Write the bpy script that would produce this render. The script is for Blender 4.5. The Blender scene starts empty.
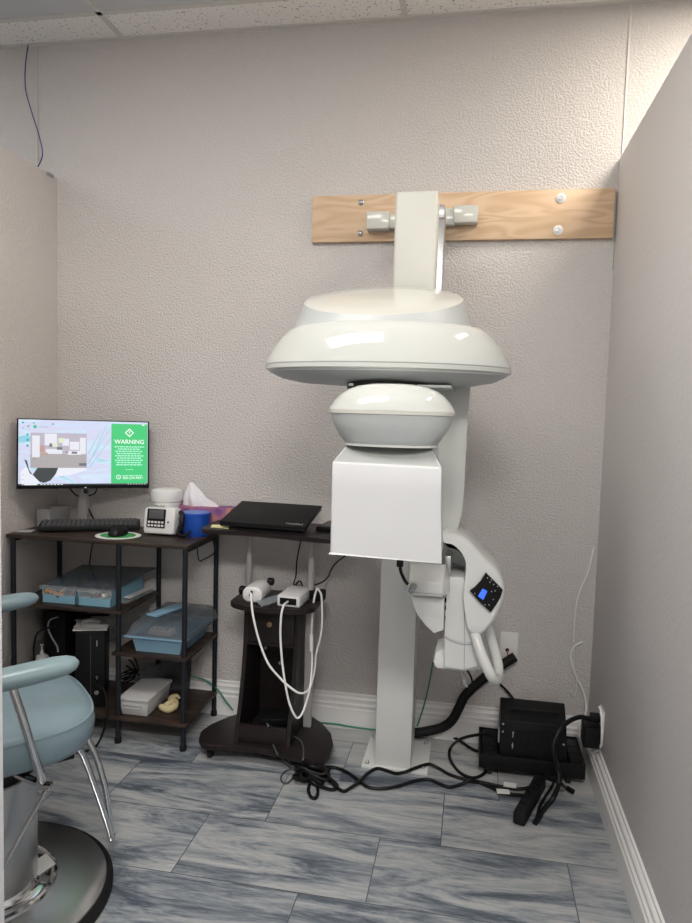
import bpy, bmesh, math, random
from mathutils import Vector, Matrix
random.seed(7)
SC = bpy.context.scene
COL = SC.collection
PI = math.pi
# ------------------------------------------------------------------ materials
def mat(name, col, rough=0.5, metal=0.0, bump=None, noise=None, emit=None, alpha=None, coat=0.0, spec=None, trans=0.0):
    m = bpy.data.materials.new(name); m.use_nodes = True
    nt = m.node_tree; b = nt.nodes['Principled BSDF']
    b.inputs['Base Color'].default_value = (*col, 1)
    b.inputs['Roughness'].default_value = rough
    b.inputs['Metallic'].default_value = metal
    if coat: b.inputs['Coat Weight'].default_value = coat; b.inputs['Coat Roughness'].default_value = 0.08
    if spec is not None: b.inputs['Specular IOR Level'].default_value = spec
    if trans: b.inputs['Transmission Weight'].default_value = trans
    if alpha is not None: b.inputs['Alpha'].default_value = alpha
    if emit: b.inputs['Emission Color'].default_value = (*emit[0], 1); b.inputs['Emission Strength'].default_value = emit[1]
    if noise or bump: tc = nt.nodes.new('ShaderNodeTexCoord')
    if noise:                                     # (scale, second colour, stretch xyz)
        mp = nt.nodes.new('ShaderNodeMapping'); mp.inputs['Scale'].default_value = noise[2]
        n = nt.nodes.new('ShaderNodeTexNoise'); n.inputs['Scale'].default_value = noise[0]; n.inputs['Detail'].default_value = 5
        r = nt.nodes.new('ShaderNodeValToRGB')
        r.color_ramp.elements[0].position = .35; r.color_ramp.elements[1].position = .65
        r.color_ramp.elements[0].color = (*col, 1); r.color_ramp.elements[1].color = (*noise[1], 1)
        nt.links.new(tc.outputs['Object'], mp.inputs[0]); nt.links.new(mp.outputs[0], n.inputs[0])
        nt.links.new(n.outputs[0], r.inputs[0]); nt.links.new(r.outputs[0], b.inputs['Base Color'])
    if bump:                                      # (scale, strength, distance)
        n2 = nt.nodes.new('ShaderNodeTexNoise'); n2.inputs['Scale'].default_value = bump[0]; n2.inputs['Detail'].default_value = 3
        bp = nt.nodes.new('ShaderNodeBump'); bp.inputs['Strength'].default_value = bump[1]; bp.inputs['Distance'].default_value = bump[2]
        nt.links.new(tc.outputs['Object'], n2.inputs[0]); nt.links.new(n2.outputs[0], bp.inputs['Height']); nt.links.new(bp.outputs[0], b.inputs['Normal'])
    return m

M = {}
def wall_mat(name, col, scale, strength):
    m = mat(name, col, 0.62)
    nt = m.node_tree; b = nt.nodes['Principled BSDF']
    g = nt.nodes.new('ShaderNodeNewGeometry')
    n = nt.nodes.new('ShaderNodeTexNoise'); n.inputs['Scale'].default_value = scale; n.inputs['Detail'].default_value = 1.5; n.inputs['Roughness'].default_value = .55
    r = nt.nodes.new('ShaderNodeValToRGB'); r.color_ramp.elements[0].position = .38; r.color_ramp.elements[1].position = .6
    bp = nt.nodes.new('ShaderNodeBump'); bp.inputs['Strength'].default_value = strength; bp.inputs['Distance'].default_value = .004
    nt.links.new(g.outputs['Position'], n.inputs[0]); nt.links.new(n.outputs[0], r.inputs[0])
    nt.links.new(r.outputs[0], bp.inputs['Height']); nt.links.new(bp.outputs[0], b.inputs['Normal'])
    return m
M['wall'] = wall_mat('textured_wall_paint', (.63, .60, .585), 120, .60)
M['partition_l'] = wall_mat('left_partition_paint', (.66, .615, .59), 90, .40)
M['partition_r'] = wall_mat('right_partition_paint', (.70, .675, .67), 60, .18)

def floor_mat():
    m = mat('wood_look_tile', (.4, .4, .4), .42); nt = m.node_tree; b = nt.nodes['Principled BSDF']; N = nt.nodes.new; K = nt.links.new
    def ma(op, a, bb=None, c=None):
        n = N('ShaderNodeMath'); n.operation = op
        for i, v in enumerate((a, bb, c)):
            if v is None: continue
            if isinstance(v, (int, float)): n.inputs[i].default_value = v
            else: K(v, n.inputs[i])
        return n.outputs[0]
    g = N('ShaderNodeNewGeometry'); s = N('ShaderNodeSeparateXYZ'); K(g.outputs['Position'], s.inputs[0])
    x, y = s.outputs[0], s.outputs[1]
    vy = ma('DIVIDE', ma('SUBTRACT', y, 2.147), .3075)
    row = ma('FLOOR', vy); fv = ma('FRACT', vy)
    ux = ma('DIVIDE', ma('ADD', x, ma('MULTIPLY_ADD', row, -.1943, .631)), .583)
    col = ma('FLOOR', ux); fu = ma('FRACT', ux)
    cv = N('ShaderNodeCombineXYZ'); K(col, cv.inputs[0]); K(row, cv.inputs[1])
    wn = N('ShaderNodeTexWhiteNoise'); wn.noise_dimensions = '2D'; K(cv.outputs[0], wn.inputs['Vector'])
    sc = N('ShaderNodeSeparateColor'); K(wn.outputs['Color'], sc.inputs[0])
    gu = ma('MINIMUM', fu, ma('SUBTRACT', 1, fu)); gv = ma('MINIMUM', fv, ma('SUBTRACT', 1, fv))
    grout = ma('MAXIMUM', ma('LESS_THAN', gu, .0026), ma('LESS_THAN', gv, .0050))
    # veined wood/stone pattern, shifted per tile
    cp = N('ShaderNodeCombineXYZ')
    K(ma('MULTIPLY_ADD', sc.outputs[0], 37, ma('MULTIPLY', x, 1.15)), cp.inputs[0])
    K(ma('MULTIPLY_ADD', sc.outputs[1], 23, ma('MULTIPLY', y, 6.0)), cp.inputs[1]); K(ma('MULTIPLY', sc.outputs[2], 9), cp.inputs[2])
    n1 = N('ShaderNodeTexNoise'); n1.inputs['Scale'].default_value = 1.55; n1.inputs['Detail'].default_value = 7; n1.inputs['Roughness'].default_value = .66; n1.inputs['Distortion'].default_value = 1.3
    K(cp.outputs[0], n1.inputs[0])
    cp2 = N('ShaderNodeCombineXYZ'); K(ma('MULTIPLY_ADD', sc.outputs[1], 11, ma('MULTIPLY', x, 6)), cp2.inputs[0]); K(ma('MULTIPLY', y, 52), cp2.inputs[1])
    n2 = N('ShaderNodeTexNoise'); n2.inputs['Scale'].default_value = 2.2; n2.inputs['Detail'].default_value = 8; n2.inputs['Roughness'].default_value = .75; n2.inputs['Distortion'].default_value = .6; K(cp2.outputs[0], n2.inputs[0])
    f = ma('ADD', ma('MULTIPLY', n1.outputs[0], .72), ma('MULTIPLY', n2.outputs[0], .28))
    f = ma('ADD', f, ma('MULTIPLY', ma('SUBTRACT', sc.outputs[0], .5), .07))
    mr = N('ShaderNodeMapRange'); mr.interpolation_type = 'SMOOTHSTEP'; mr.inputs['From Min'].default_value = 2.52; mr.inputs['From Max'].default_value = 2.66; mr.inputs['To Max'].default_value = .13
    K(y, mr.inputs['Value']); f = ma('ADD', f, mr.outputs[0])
    r = N('ShaderNodeValToRGB'); e = r.color_ramp.elements
    e[0].position = .34; e[0].color = (.05, .065, .09, 1); e[1].position = .70; e[1].color = (.52, .52, .505, 1)
    for p, c in ((.42, (.110, .132, .160, 1)), (.475, (.208, .235, .267, 1)), (.53, (.325, .347, .363, 1)), (.61, (.44, .447, .448, 1))):
        q = r.color_ramp.elements.new(p); q.color = c
    K(f, r.inputs[0])
    mx = N('ShaderNodeMix'); mx.data_type = 'RGBA'; K(grout, mx.inputs[0]); K(r.outputs[0], mx.inputs[6]); mx.inputs[7].default_value = (.09, .095, .10, 1)
    K(mx.outputs[2], b.inputs['Base Color'])
    bp = N('ShaderNodeBump'); bp.inputs['Strength'].default_value = .15; bp.inputs['Distance'].default_value = .002
    K(ma('SUBTRACT', f, ma('MULTIPLY', grout, .6)), bp.inputs['Height']); K(bp.outputs[0], b.inputs['Normal'])
    return m
M['floor'] = floor_mat()

def ceil_mat():
    m = mat('speckled_ceiling_tile', (.86, .85, .82), .9); nt = m.node_tree; b = nt.nodes['Principled BSDF']
    g = nt.nodes.new('ShaderNodeNewGeometry'); v = nt.nodes.new('ShaderNodeTexNoise'); v.inputs['Scale'].default_value = 95; v.inputs['Detail'].default_value = 1.5
    r = nt.nodes.new('ShaderNodeValToRGB'); r.color_ramp.elements[0].position = .30; r.color_ramp.elements[0].color = (.30, .29, .27, 1)
    r.color_ramp.elements[1].position = .37; r.color_ramp.elements[1].color = (.86, .85, .82, 1)
    nt.links.new(g.outputs['Position'], v.inputs[0]); nt.links.new(v.outputs[0], r.inputs[0]); nt.links.new(r.outputs[0], b.inputs['Base Color'])
    return m
M['ceiling'] = ceil_mat()
M['grid'] = mat('ceiling_grid_metal', (.62, .61, .58), .5)
M['ceil_plain'] = mat('plain_ceiling_panel', (.56, .58, .61), .6)
M['trim'] = mat('white_trim_paint', (.80, .795, .79), .35)
M['jamb'] = mat('door_jamb_white', (.85, .86, .90), .4, emit=((.85,.87,.95), .0))
M['white'] = mat('glossy_machine_white', (.58, .60, .575), .06)
M['white_warm'] = mat('warm_machine_white', (.60, .605, .56), .16)
M['white_matt'] = mat('painted_white_steel', (.70, .715, .70), .34)
M['box_white'] = mat('bright_white_cover', (.60, .61, .625), .5)
M['white_col'] = mat('satin_column_white', (.60, .605, .56), .42)
M['white_lit'] = mat('lit_carriage_white', (.76, .775, .76), .22)  # machine white lightened in colour to offset shade under the arm cover
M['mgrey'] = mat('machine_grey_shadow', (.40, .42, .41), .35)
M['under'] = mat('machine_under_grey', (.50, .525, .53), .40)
M['seam'] = mat('seam_grey', (.32, .34, .34), .5)
M['steel'] = mat('brushed_steel', (.55, .56, .57), .32, 1.0)
M['chrome'] = mat('chrome', (.72, .73, .75), .10, 1.0)
M['disc'] = mat('brushed_base_steel', (.60, .60, .60), .28, 1.0, bump=(300, .08, .001))
_t = M['disc'].node_tree; _tn = _t.nodes.new('ShaderNodeTangent'); _tn.direction_type = 'RADIAL'; _tn.axis = 'Z'
_t.links.new(_tn.outputs[0], _t.nodes['Principled BSDF'].inputs['Tangent']); _t.nodes['Principled BSDF'].inputs['Anisotropic'].default_value = .5
M['black'] = mat('black_plastic', (.007, .007, .008), .42, spec=.22)
M['blackm'] = mat('black_steel', (.007, .007, .008), .5, spec=.22, bump=(500, .1, .0005))
M['frame'] = mat('charcoal_frame_steel', (.014, .017, .022), .45, spec=.3)
M['cable'] = mat('black_cable', (.006, .006, .007), .45, spec=.25)
M['rubber'] = mat('black_rubber', (.009, .009, .010), .55, spec=.25)
M['oak'] = None
def wood(name, c1, c2, c3, along='x', scale=3.0, rough=.5, rings=False):
    m = mat(name, c1, rough); nt = m.node_tree; b = nt.nodes['Principled BSDF']
    tc = nt.nodes.new('ShaderNodeTexCoord'); mp = nt.nodes.new('ShaderNodeMapping')
    mp.inputs['Scale'].default_value = (1.2, 8, 8) if along == 'x' else (8, 1.2, 8)
    n = nt.nodes.new('ShaderNodeTexNoise'); n.inputs['Scale'].default_value = scale; n.inputs['Detail'].default_value = 4; n.inputs['Distortion'].default_value = .5
    nt.links.new(tc.outputs['Object'], mp.inputs[0]); nt.links.new(mp.outputs[0], n.inputs[0])
    src = n.outputs[0]
    if rings:                                     # cathedral grain: contour lines of a smooth noise
        mt = nt.nodes.new('ShaderNodeMath'); mt.operation = 'MULTIPLY'; mt.inputs[1].default_value = 42
        n.inputs['Detail'].default_value = 1.2
        sn = nt.nodes.new('ShaderNodeMath'); sn.operation = 'SINE'
        ad = nt.nodes.new('ShaderNodeMath'); ad.operation = 'MULTIPLY_ADD'; ad.inputs[1].default_value = .17; ad.inputs[2].default_value = .5
        nt.links.new(src, mt.inputs[0]); nt.links.new(mt.outputs[0], sn.inputs[0]); nt.links.new(sn.outputs[0], ad.inputs[0]); src = ad.outputs[0]
    r = nt.nodes.new('ShaderNodeValToRGB'); e = r.color_ramp.elements
    e[0].position = .25; e[0].color = (*c2, 1); e[1].position = .75; e[1].color = (*c3, 1); q = e.new(.5); q.color = (*c1, 1)
    nt.links.new(src, r.inputs[0]); nt.links.new(r.outputs[0], b.inputs['Base Color'])
    return m
M['oak'] = wood('light_oak_board', (.66, .47, .31), (.56, .38, .23), (.71, .53, .365), 'x', 1.8, .5, True)
M['rustic'] = wood('rustic_dark_walnut', (.028, .018, .014), (.010, .008, .007), (.070, .038, .026), 'x', 5, .5)
M['espresso'] = mat('espresso_laminate', (.020, .0145, .0145), .40, spec=.3, noise=(30, (.014, .0105, .0105), (1, 6, 1)))
M['teal'] = mat('blue_grey_vinyl', (.19, .275, .325), .33, noise=(3, (.235, .31, .34), (1, 1, 1)), bump=(9, .35, .012))
M['arm'] = mat('blue_grey_arm_vinyl', (.215, .305, .345), .28, noise=(6, (.24, .33, .36), (1, 1, 1)))
M['post'] = mat('pale_grey_post', (.42, .41, .41), .4)
M['screen_blue'] = mat('blue_display', (.03, .10, .8), .3, emit=((.05, .16, 1.0), .9))
M['plug_white'] = mat('white_plastic', (.75, .75, .75), .4)
M['offwhite'] = mat('off_white_plastic', (.55, .55, .55), .45)
M['paper'] = mat('white_paper', (.75, .74, .73), .8)
M['greybox'] = mat('grey_carton', (.42, .42, .43), .6)
M['yellow'] = mat('yellow_note', (.80, .76, .42), .8)
M['bluep'] = mat('royal_blue_plastic', (.012, .075, .42), .35)
M['bluep2'] = mat('blue_lid', (.10, .20, .58), .35)
M['purple'] = mat('purple_tissue_carton', (.16, .05, .24), .6, noise=(14, (.60, .26, .18), (1, 1, 1)))
M['tissue'] = mat('tissue_paper', (.82, .80, .84), .9)
M['binblue'] = mat('light_blue_plastic', (.22, .44, .56), .4)
M['trayblue'] = mat('powder_blue_plastic', (.23, .40, .54), .4)
M['smoke'] = mat('smoked_clear_plastic', (.10, .12, .14), .12, alpha=.60)
M['smoke2'] = mat('dark_smoked_plastic', (.10, .10, .11), .2, alpha=.75)
M['clear'] = mat('clear_plastic', (.6, .66, .70), .1, alpha=.22)
M['green'] = mat('green_disc', (.06, .36, .10), .5)
M['key'] = mat('dark_key', (.085, .088, .094), .5)
M['kbd'] = mat('keyboard_body', (.012, .013, .015), .5, spec=.3)
M['wire_blue'] = mat('blue_wire', (.03, .04, .22), .5)
M['wire_white'] = mat('white_wire', (.85, .85, .84), .5)
M['wire_grey'] = mat('grey_wire', (.35, .36, .37), .5)
M['wire_green'] = mat('green_wire', (.02, .24, .15), .5)
M['cream'] = mat('cream_silicone', (.62, .52, .30), .5)
M['brass'] = mat('antique_brass', (.30, .22, .12), .4, .7)
M['pink'] = mat('pink_bits', (.70, .22, .32), .5); M['orange'] = mat('orange_bits', (.75, .36, .12), .5); M['navy'] = mat('navy_bits', (.05, .10, .25), .5)
M['light'] = mat('light_diffuser', (.9, .9, .9), .5, emit=((1.0, .975, .93), 4.5))
M['laptop'] = mat('matt_black_laptop', (.008, .008, .009), .55, spec=.2)
M['red'] = mat('red_wire', (.35, .05, .04), .5)
def glow(name, c, s=1.0): return mat(name, (.02, .02, .02), .4, emit=(c, s))

# ------------------------------------------------------------------ mesh tools
class MB:
    def __init__(s): s.bm = bmesh.new(); s.mi = 0; s.mats = []
    def use(s, m):
        if m not in s.mats: s.mats.append(m)
        s.mi = s.mats.index(m); return s
    def _faces(s, fs):
        for f in fs: f.material_index = s.mi; f.smooth = True
        return s
    def hexa(s, p, bev=0, seg=2):                 # 8 corners: bottom 4 ccw, top 4 ccw
        v = [s.bm.verts.new(q) for q in p]
        fs = [s.bm.faces.new([v[i] for i in ix]) for ix in ((3,2,1,0),(4,5,6,7),(0,1,5,4),(1,2,6,5),(2,3,7,6),(3,0,4,7))]
        if bev:
            ed = list({e for f in fs for e in f.edges})
            for f in fs: f.material_index = s.mi; f.smooth = True
            r = bmesh.ops.bevel(s.bm, geom=ed, offset=bev, segments=seg, profile=.5, affect='EDGES')
            s._faces(r['faces'])
        return s._faces([f for f in fs if f.is_valid])
    def box(s, x0, x1, y0, y1, z0, z1, bev=0, seg=2):
        return s.hexa([(x0,y0,z0),(x1,y0,z0),(x1,y1,z0),(x0,y1,z0),(x0,y0,z1),(x1,y0,z1),(x1,y1,z1),(x0,y1,z1)], bev, seg)
    def obox(s, c, size, yaw=0, pitch=0, roll=0, bev=0):
        R = Matrix.Rotation(yaw,3,'Z') @ Matrix.Rotation(pitch,3,'X') @ Matrix.Rotation(roll,3,'Y')
        hx, hy, hz = size[0]/2, size[1]/2, size[2]/2
        return s.hexa([Vector(c)+R@Vector(q) for q in ((-hx,-hy,-hz),(hx,-hy,-hz),(hx,hy,-hz),(-hx,hy,-hz),(-hx,-hy,hz),(hx,-hy,hz),(hx,hy,hz),(-hx,hy,hz))], bev)
    def loft(s, rings, caps=True, closed=True):
        vs = [[s.bm.verts.new(p) for p in r] for r in rings]; n = len(vs[0]); fs = []
        for a, b in zip(vs, vs[1:]):
            for i in range(n if closed else n-1): fs.append(s.bm.faces.new((a[i], a[(i+1)%n], b[(i+1)%n], b[i])))
        if caps: fs.append(s.bm.faces.new(vs[0][::-1])); fs.append(s.bm.faces.new(vs[-1]))
        return s._faces(fs)
    def lathe(s, c, prof, n=32, ax=1, ay=1, p=2.0, axis='z'):   # prof [(r, z)], superelliptic outline
        R = []
        for r, z in prof:
            ring = []
            for i in range(n):
                t = 2*PI*i/n; cx, sy = math.cos(t), math.sin(t)
                q = (abs(cx)**(2/p))*(1 if cx >= 0 else -1)*r*ax; w = (abs(sy)**(2/p))*(1 if sy >= 0 else -1)*r*ay
                ring.append((c[0]+q, c[1]+w, c[2]+z) if axis == 'z' else ((c[0]+q, c[1]+z, c[2]-w) if axis == 'y' else (c[0]+z, c[1]+q, c[2]+w)))
            R.append(ring)
        return s.loft(R)
    def prism(s, pts, axis, a, b, bev=0, seg=2):  # outline extruded along an axis
        f = {'x': lambda p, t: (t, p[0], p[1]), 'y': lambda p, t: (p[0], t, p[1]), 'z': lambda p, t: (p[0], p[1], t)}[axis]
        va = [s.bm.verts.new(f(p, a)) for p in pts]; vb = [s.bm.verts.new(f(p, b)) for p in pts]; n = len(pts)
        fs = [s.bm.faces.new(va[::-1]), s.bm.faces.new(vb)] + [s.bm.faces.new((va[i], va[(i+1)%n], vb[(i+1)%n], vb[i])) for i in range(n)]
        for g in fs: g.material_index = s.mi; g.smooth = True
        if bev:
            ed = list(fs[0].edges) + list(fs[1].edges)
            r = bmesh.ops.bevel(s.bm, geom=ed, offset=bev, segments=seg, profile=.5, affect='EDGES'); s._faces(r['faces'])
        return s
    def poly(s, pts): return s._faces([s.bm.faces.new([s.bm.verts.new(p) for p in pts])])
    def tube(s, pts, r, n=8, smooth=6, closed=False, flat=1.0):
        P = [Vector(p) for p in pts]
        if smooth > 1 and len(P) > 2:
            Q = []; m = len(P)
            for i in range(m-1):
                p0, p1, p2, p3 = P[max(i-1,0)], P[i], P[i+1], P[min(i+2,m-1)]
                for k in range(smooth):
                    t = k/smooth; Q.append(.5*((2*p1)+(p2-p0)*t+(2*p0-5*p1+4*p2-p3)*t*t+(3*p1-p0-3*p2+p3)*t**3))
            Q.append(P[-1]); P = Q
        rr = r if isinstance(r, (list, tuple)) else [r]*len(P)
        if len(rr) != len(P): rr = [rr[min(int(i*len(rr)/len(P)), len(rr)-1)] + (rr[min(int(i*len(rr)/len(P))+1, len(rr)-1)]-rr[min(int(i*len(rr)/len(P)), len(rr)-1)])*((i*len(rr)/len(P))%1) for i in range(len(P))]
        T = (P[1]-P[0]).normalized(); U = T.orthogonal().normalized(); rings = []
        for i, p in enumerate(P):
            t = (P[min(i+1,len(P)-1)]-P[max(i-1,0)]); t = t.normalized() if t.length > 1e-9 else T
            U = (U - t*U.dot(t)); U = U.normalized() if U.length > 1e-6 else t.orthogonal().normalized(); V = t.cross(U); T = t
            rings.append([p+U*math.cos(2*PI*k/n)*rr[i]+V*math.sin(2*PI*k/n)*rr[i]*flat for k in range(n)])
        return s.loft(rings)
    def build(s, name, parent=None, m=None, label=None, auto=35):
        off = Vector(parent.get('_o', (0,0,0))) if parent else Vector((0,0,0))
        bmesh.ops.recalc_face_normals(s.bm, faces=s.bm.faces[:])
        for e in s.bm.edges:
            if len(e.link_faces) == 2 and e.calc_face_angle(0) > math.radians(auto): e.smooth = False
        if off.length: bmesh.ops.translate(s.bm, verts=s.bm.verts[:], vec=-off)
        me = bpy.data.meshes.new(name); s.bm.to_mesh(me); s.bm.free()
        for q in (s.mats or [m]): me.materials.append(M[q] if isinstance(q, str) else q)
        o = bpy.data.objects.new(name, me); COL.objects.link(o)
        if parent: o.parent = parent; o['_o'] = tuple(off)
        if label: o['label'] = label
        return o
def mk(m): return MB().use(m)
def thing(name, label, cat, loc=(0,0,0), group=None):
    o = bpy.data.objects.new(name, None); COL.objects.link(o); o.location = loc; o.empty_display_size = .05
    o['label'] = label; o['category'] = cat; o['_o'] = tuple(loc)
    if group: o['group'] = group
    return o
def tag(o, label, cat, group=None, kind=None):
    o['label'] = label; o['category'] = cat
    if group: o['group'] = group
    if kind: o['kind'] = kind
    return o
def struct(name, mb, parent=None, label=None):
    o = mb.build(name, parent)
    if parent is None: o['kind'] = 'structure'
    if label: o['label'] = label
    return o
def text(name, body, size, origin, ux, uz, mt, parent, align='CENTER', ext=.0):
    cu = bpy.data.curves.new(name, 'FONT'); cu.body = body; cu.size = size; cu.align_x = align; cu.align_y = 'CENTER'; cu.extrude = ext; cu.resolution_u = 2; cu.offset = size*.012
    t = bpy.data.objects.new('tmp', cu); COL.objects.link(t)
    bpy.context.view_layer.update()
    me = bpy.data.meshes.new_from_object(t.evaluated_get(bpy.context.evaluated_depsgraph_get())); COL.objects.unlink(t)
    ux = Vector(ux).normalized(); uz = Vector(uz).normalized(); n = ux.cross(uz)
    off = Vector(parent.get('_o', (0,0,0)))
    for v in me.vertices: v.co = Vector(origin) - off + ux*v.co.x + uz*v.co.y + n*v.co.z
    me.materials.clear(); me.materials.append(M[mt] if isinstance(mt, str) else mt)
    o = bpy.data.objects.new(name, me); COL.objects.link(o); o.parent = parent; o['_o'] = tuple(off)
    return o

# ------------------------------------------------------------------ room
YW, ZC, XL, XR, ZP = 2.90, 2.95, -1.875, .511, 2.375
struct('floor', mk('floor').box(-4.2, 2.6, -2.6, YW+.1, -.05, 0))
struct('wall_back', mk('wall').box(-4.2, 2.6, YW, YW+.1, 0, ZC+.05))
struct('wall_left', mk('partition_l').box(XL-.10, XL, .95, YW, 0, ZP, .003))
struct('wall_right', mk('partition_r').box(XR, XR+.10, -.6, YW, 0, ZP, .003))
struct('wall_front', mk('partition_l').box(XL-.10, -.745, .86, .95, 0, ZP))
struct('wall_far_left', mk('wall').box(-4.3, -4.2, -2.6, YW, 0, ZC))
struct('wall_far_right', mk('wall').box(2.6, 2.7, -2.6, YW, 0, ZC))
struct('wall_rear', mk('wall').box(-4.2, 2.6, -2.7, -2.6, 0, ZC))
struct('trim_1', mk('jamb').box(-.75, -.7175, .85, .96, 0, 2.3, .002), label='white painted jamb of the opening')
# ceiling: speckled tiles with a plain strip row, T-bar grid
struct('ceiling', mk('ceiling').box(-4.2, 2.6, 2.70, YW, ZC, ZC+.03).box(-.335, 2.6, -2.6, 2.70, ZC, ZC+.03).use('ceil_plain').box(-4.2, -.335, 2.09, 2.70, ZC+.0005, ZC+.03).use('ceiling').box(-4.2, -.335, -2.6, 2.09, ZC, ZC+.03))
g = mk('grid')
g.box(-4.2, 2.6, YW-.022, YW, ZC-.006, ZC+.001).box(-4.2, 2.6, 2.688, 2.712, ZC-.004, ZC+.001)
for k in range(9): g.box(-4.2, 2.6, 2.078-.61*k, 2.102-.61*k, ZC-.004, ZC+.001)
struct('trim_2', g, label='ceiling grid bars running along the back wall')
g = mk('grid')
for k in range(-2, 3): g.box(-.347+1.222*k, -.323+1.222*k, -2.6, YW, ZC-.004, ZC+.001)
struct('trim_3', g, label='ceiling grid bars running away from the camera')
# baseboards with a stepped ogee profile
def base_profile(): return [(0,0),(.022,0),(.022,.086),(.016,.089),(.015,.097),(.020,.101),(.020,.106),(.013,.112),(.012,.124),(.015,.128),(.013,.133),(.006,.138),(.006,.148),(0,.152)]
bp_ = base_profile()
o = mk('trim').prism([(YW-a, z) for a, z in bp_], 'x', XL, XR); struct('baseboard_back', o)
struct('baseboard_right', mk('trim').prism([(XR-a, z) for a, z in bp_], 'y', -.6, YW))
struct('baseboard_left', mk('trim').prism([(XL+a, z) for a, z in bp_], 'y', .95, YW))
struct('trim_4', mk('partition_l').box(-1.975, -1.968, YW-.006, YW, 2.375, ZC), label='thin vertical seam strip above the left partition')
struct('trim_5', mk('partition_r').box(.518, .5235, YW-.005, YW, 2.375, ZC), label='thin vertical seam strip above the right partition')
struct('trim_6', mk('seam').box(.508, .511, YW-.003, YW, 1.95, 2.25), label='dark gap where right partition meets the back wall')

# ------------------------------------------------------------------ lights
def troffer(x0, x1, y0, y1, power, label, warm=(1, .965, .92)):
    t = thing('ceiling_light', label, 'light', ((x0+x1)/2, (y0+y1)/2, ZC), 'recessed ceiling light panels')
    f = mk('trim')
    for a in ((x0,x1,y0,y0+.03),(x0,x1,y1-.03,y1),(x0,x0+.03,y0+.03,y1-.03),(x1-.03,x1,y0+.03,y1-.03)): f.box(a[0],a[1],a[2],a[3],ZC-.012,ZC-.0045)
    f.build('frame', t)
    mk('light').box(x0+.03, x1-.03, y0+.03, y1-.03, ZC-.008, ZC-.0045).build('diffuser', t)
    l = bpy.data.lights.new('panel_light', 'AREA'); l.shape = 'RECTANGLE'; l.size = x1-x0-.08; l.size_y = y1-y0-.08; l.energy = power; l.color = warm
    lo = bpy.data.objects.new('panel_light', l); COL.objects.link(lo); lo.location = ((x0+x1)/2, (y0+y1)/2, ZC-.02)
troffer(-1.55, -.34, .88, 1.48, 19, 'long recessed ceiling light panel above the dental chair')
troffer(.72, 1.32, 1.95, 2.55, 24, 'recessed ceiling light panel beyond the right partition', (1, .90, .76))
troffer(-3.9, -2.8, 1.5, 2.1, 14, 'recessed ceiling light panel beyond the left partition', (.9, .93, 1))
troffer(-.33, .88, -1.2, -.6, 100, 'recessed ceiling light panel behind the opening')

# ------------------------------------------------------------------ oak board and bolts
t = thing('mounting_board', 'long light oak board bolted across the back wall behind the x-ray machine', 'board', (-.1, YW, 2.16))
mk('oak').box(-.695, .499, YW-.022, YW, 2.070, 2.258, .002).build('plank', t)
for px in ((-0.490, 2.870, 2.227), (-0.490, 2.870, 2.103)):
    mk('steel').lathe((px[0], YW-.022, px[2]), [(.012,0),(.012,-.004),(.007,-.008),(.0,-.009)], 12, axis='y').build('bolt', t)
for px in ((0.298, 2.875, 2.224), (0.293, 2.875, 2.102)):
    o = mk('plug_white').lathe((px[0], YW-.022, px[2]), [(.019,0),(.019,-.003),(.015,-.005),(.0,-.005)], 20, axis='y').build('washer', t)
    mk('steel').lathe((px[0], YW-.027, px[2]), [(.008,0),(.008,-.005),(.0,-.006)], 10, axis='y').build('bolt', o)

# ------------------------------------------------------------------ panoramic x-ray machine
X = thing('panoramic_xray_machine', 'tall white panoramic dental x-ray machine standing against the back wall', 'x-ray machine', (-.25, 2.68, 0))
b = mk('white_matt').box(-.372, -.118, 2.565, 2.82, 0, .012, .002).build('base_plate', X)
for q in ((-.352,2.585),(-.138,2.60),(-.352,2.80),(-.138,2.80)): mk('steel').lathe((q[0],q[1],.012), [(.009,0),(.009,.005),(.004,.012),(0,.013)], 10).build('bolt', b)
mk('white_matt').box(-.322, -.183, 2.578, 2.74, .012, 1.66, .004).build('column', X)
mk('white_col').box(-.304, -.155, 2.50, 2.62, 1.60, 2.152, .010, 3).build('upper_column', X)
mk('steel').box(-.292, -.134, 2.62, 2.70, 1.60, 2.085, .004).build('guide_rail', X)
r = mk('white_warm')
r.box(-.459, -.365, 2.822, 2.878, 2.106, 2.176, .006).box(-.37, -.28, 2.835, 2.875, 2.112, 2.168, .004)
r.build('wall_bracket', X)
r = mk('white_warm')
r.box(-.112, -.016, 2.822, 2.878, 2.124, 2.192, .006).box(-.20, -.105, 2.835, 2.875, 2.120, 2.184, .004)
r.build('wall_bracket', X)
mk('steel').box(-.30, -.14, 2.70, 2.88, 2.11, 2.16, .003).build('bracket_bar', X)
# slanted-top support head
n = 72; cx, cy = -.300, 2.235
def hz(y): return 1.737 + (y-2.25)*.335
bot = [(cx+.292*math.cos(2*PI*i/n), cy+.255*math.sin(2*PI*i/n), 1.615) for i in range(n)]
mid = [(cx+.262*math.cos(2*PI*i/n), cy+.245*math.sin(2*PI*i/n), 1.615+(hz(cy+.24*math.sin(2*PI*i/n))-1.615)*.72) for i in range(n)]
top = [(cx+.252*math.cos(2*PI*i/n), cy+.240*math.sin(2*PI*i/n), hz(cy+.24*math.sin(2*PI*i/n))) for i in range(n)]
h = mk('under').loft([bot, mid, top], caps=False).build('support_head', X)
top2 = [(cx+.246*math.cos(2*PI*i/n), cy+.234*math.sin(2*PI*i/n), hz(cy+.234*math.sin(2*PI*i/n))+.003) for i in range(n)]
cap = [(cx+.16*math.cos(2*PI*i/n), cy+.15*math.sin(2*PI*i/n), hz(cy+.15*math.sin(2*PI*i/n))+.010) for i in range(n)]
cap2 = [(cx+.05*math.cos(2*PI*i/n), cy+.05*math.sin(2*PI*i/n), hz(cy+.05*math.sin(2*PI*i/n))+.013) for i in range(n)]
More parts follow.
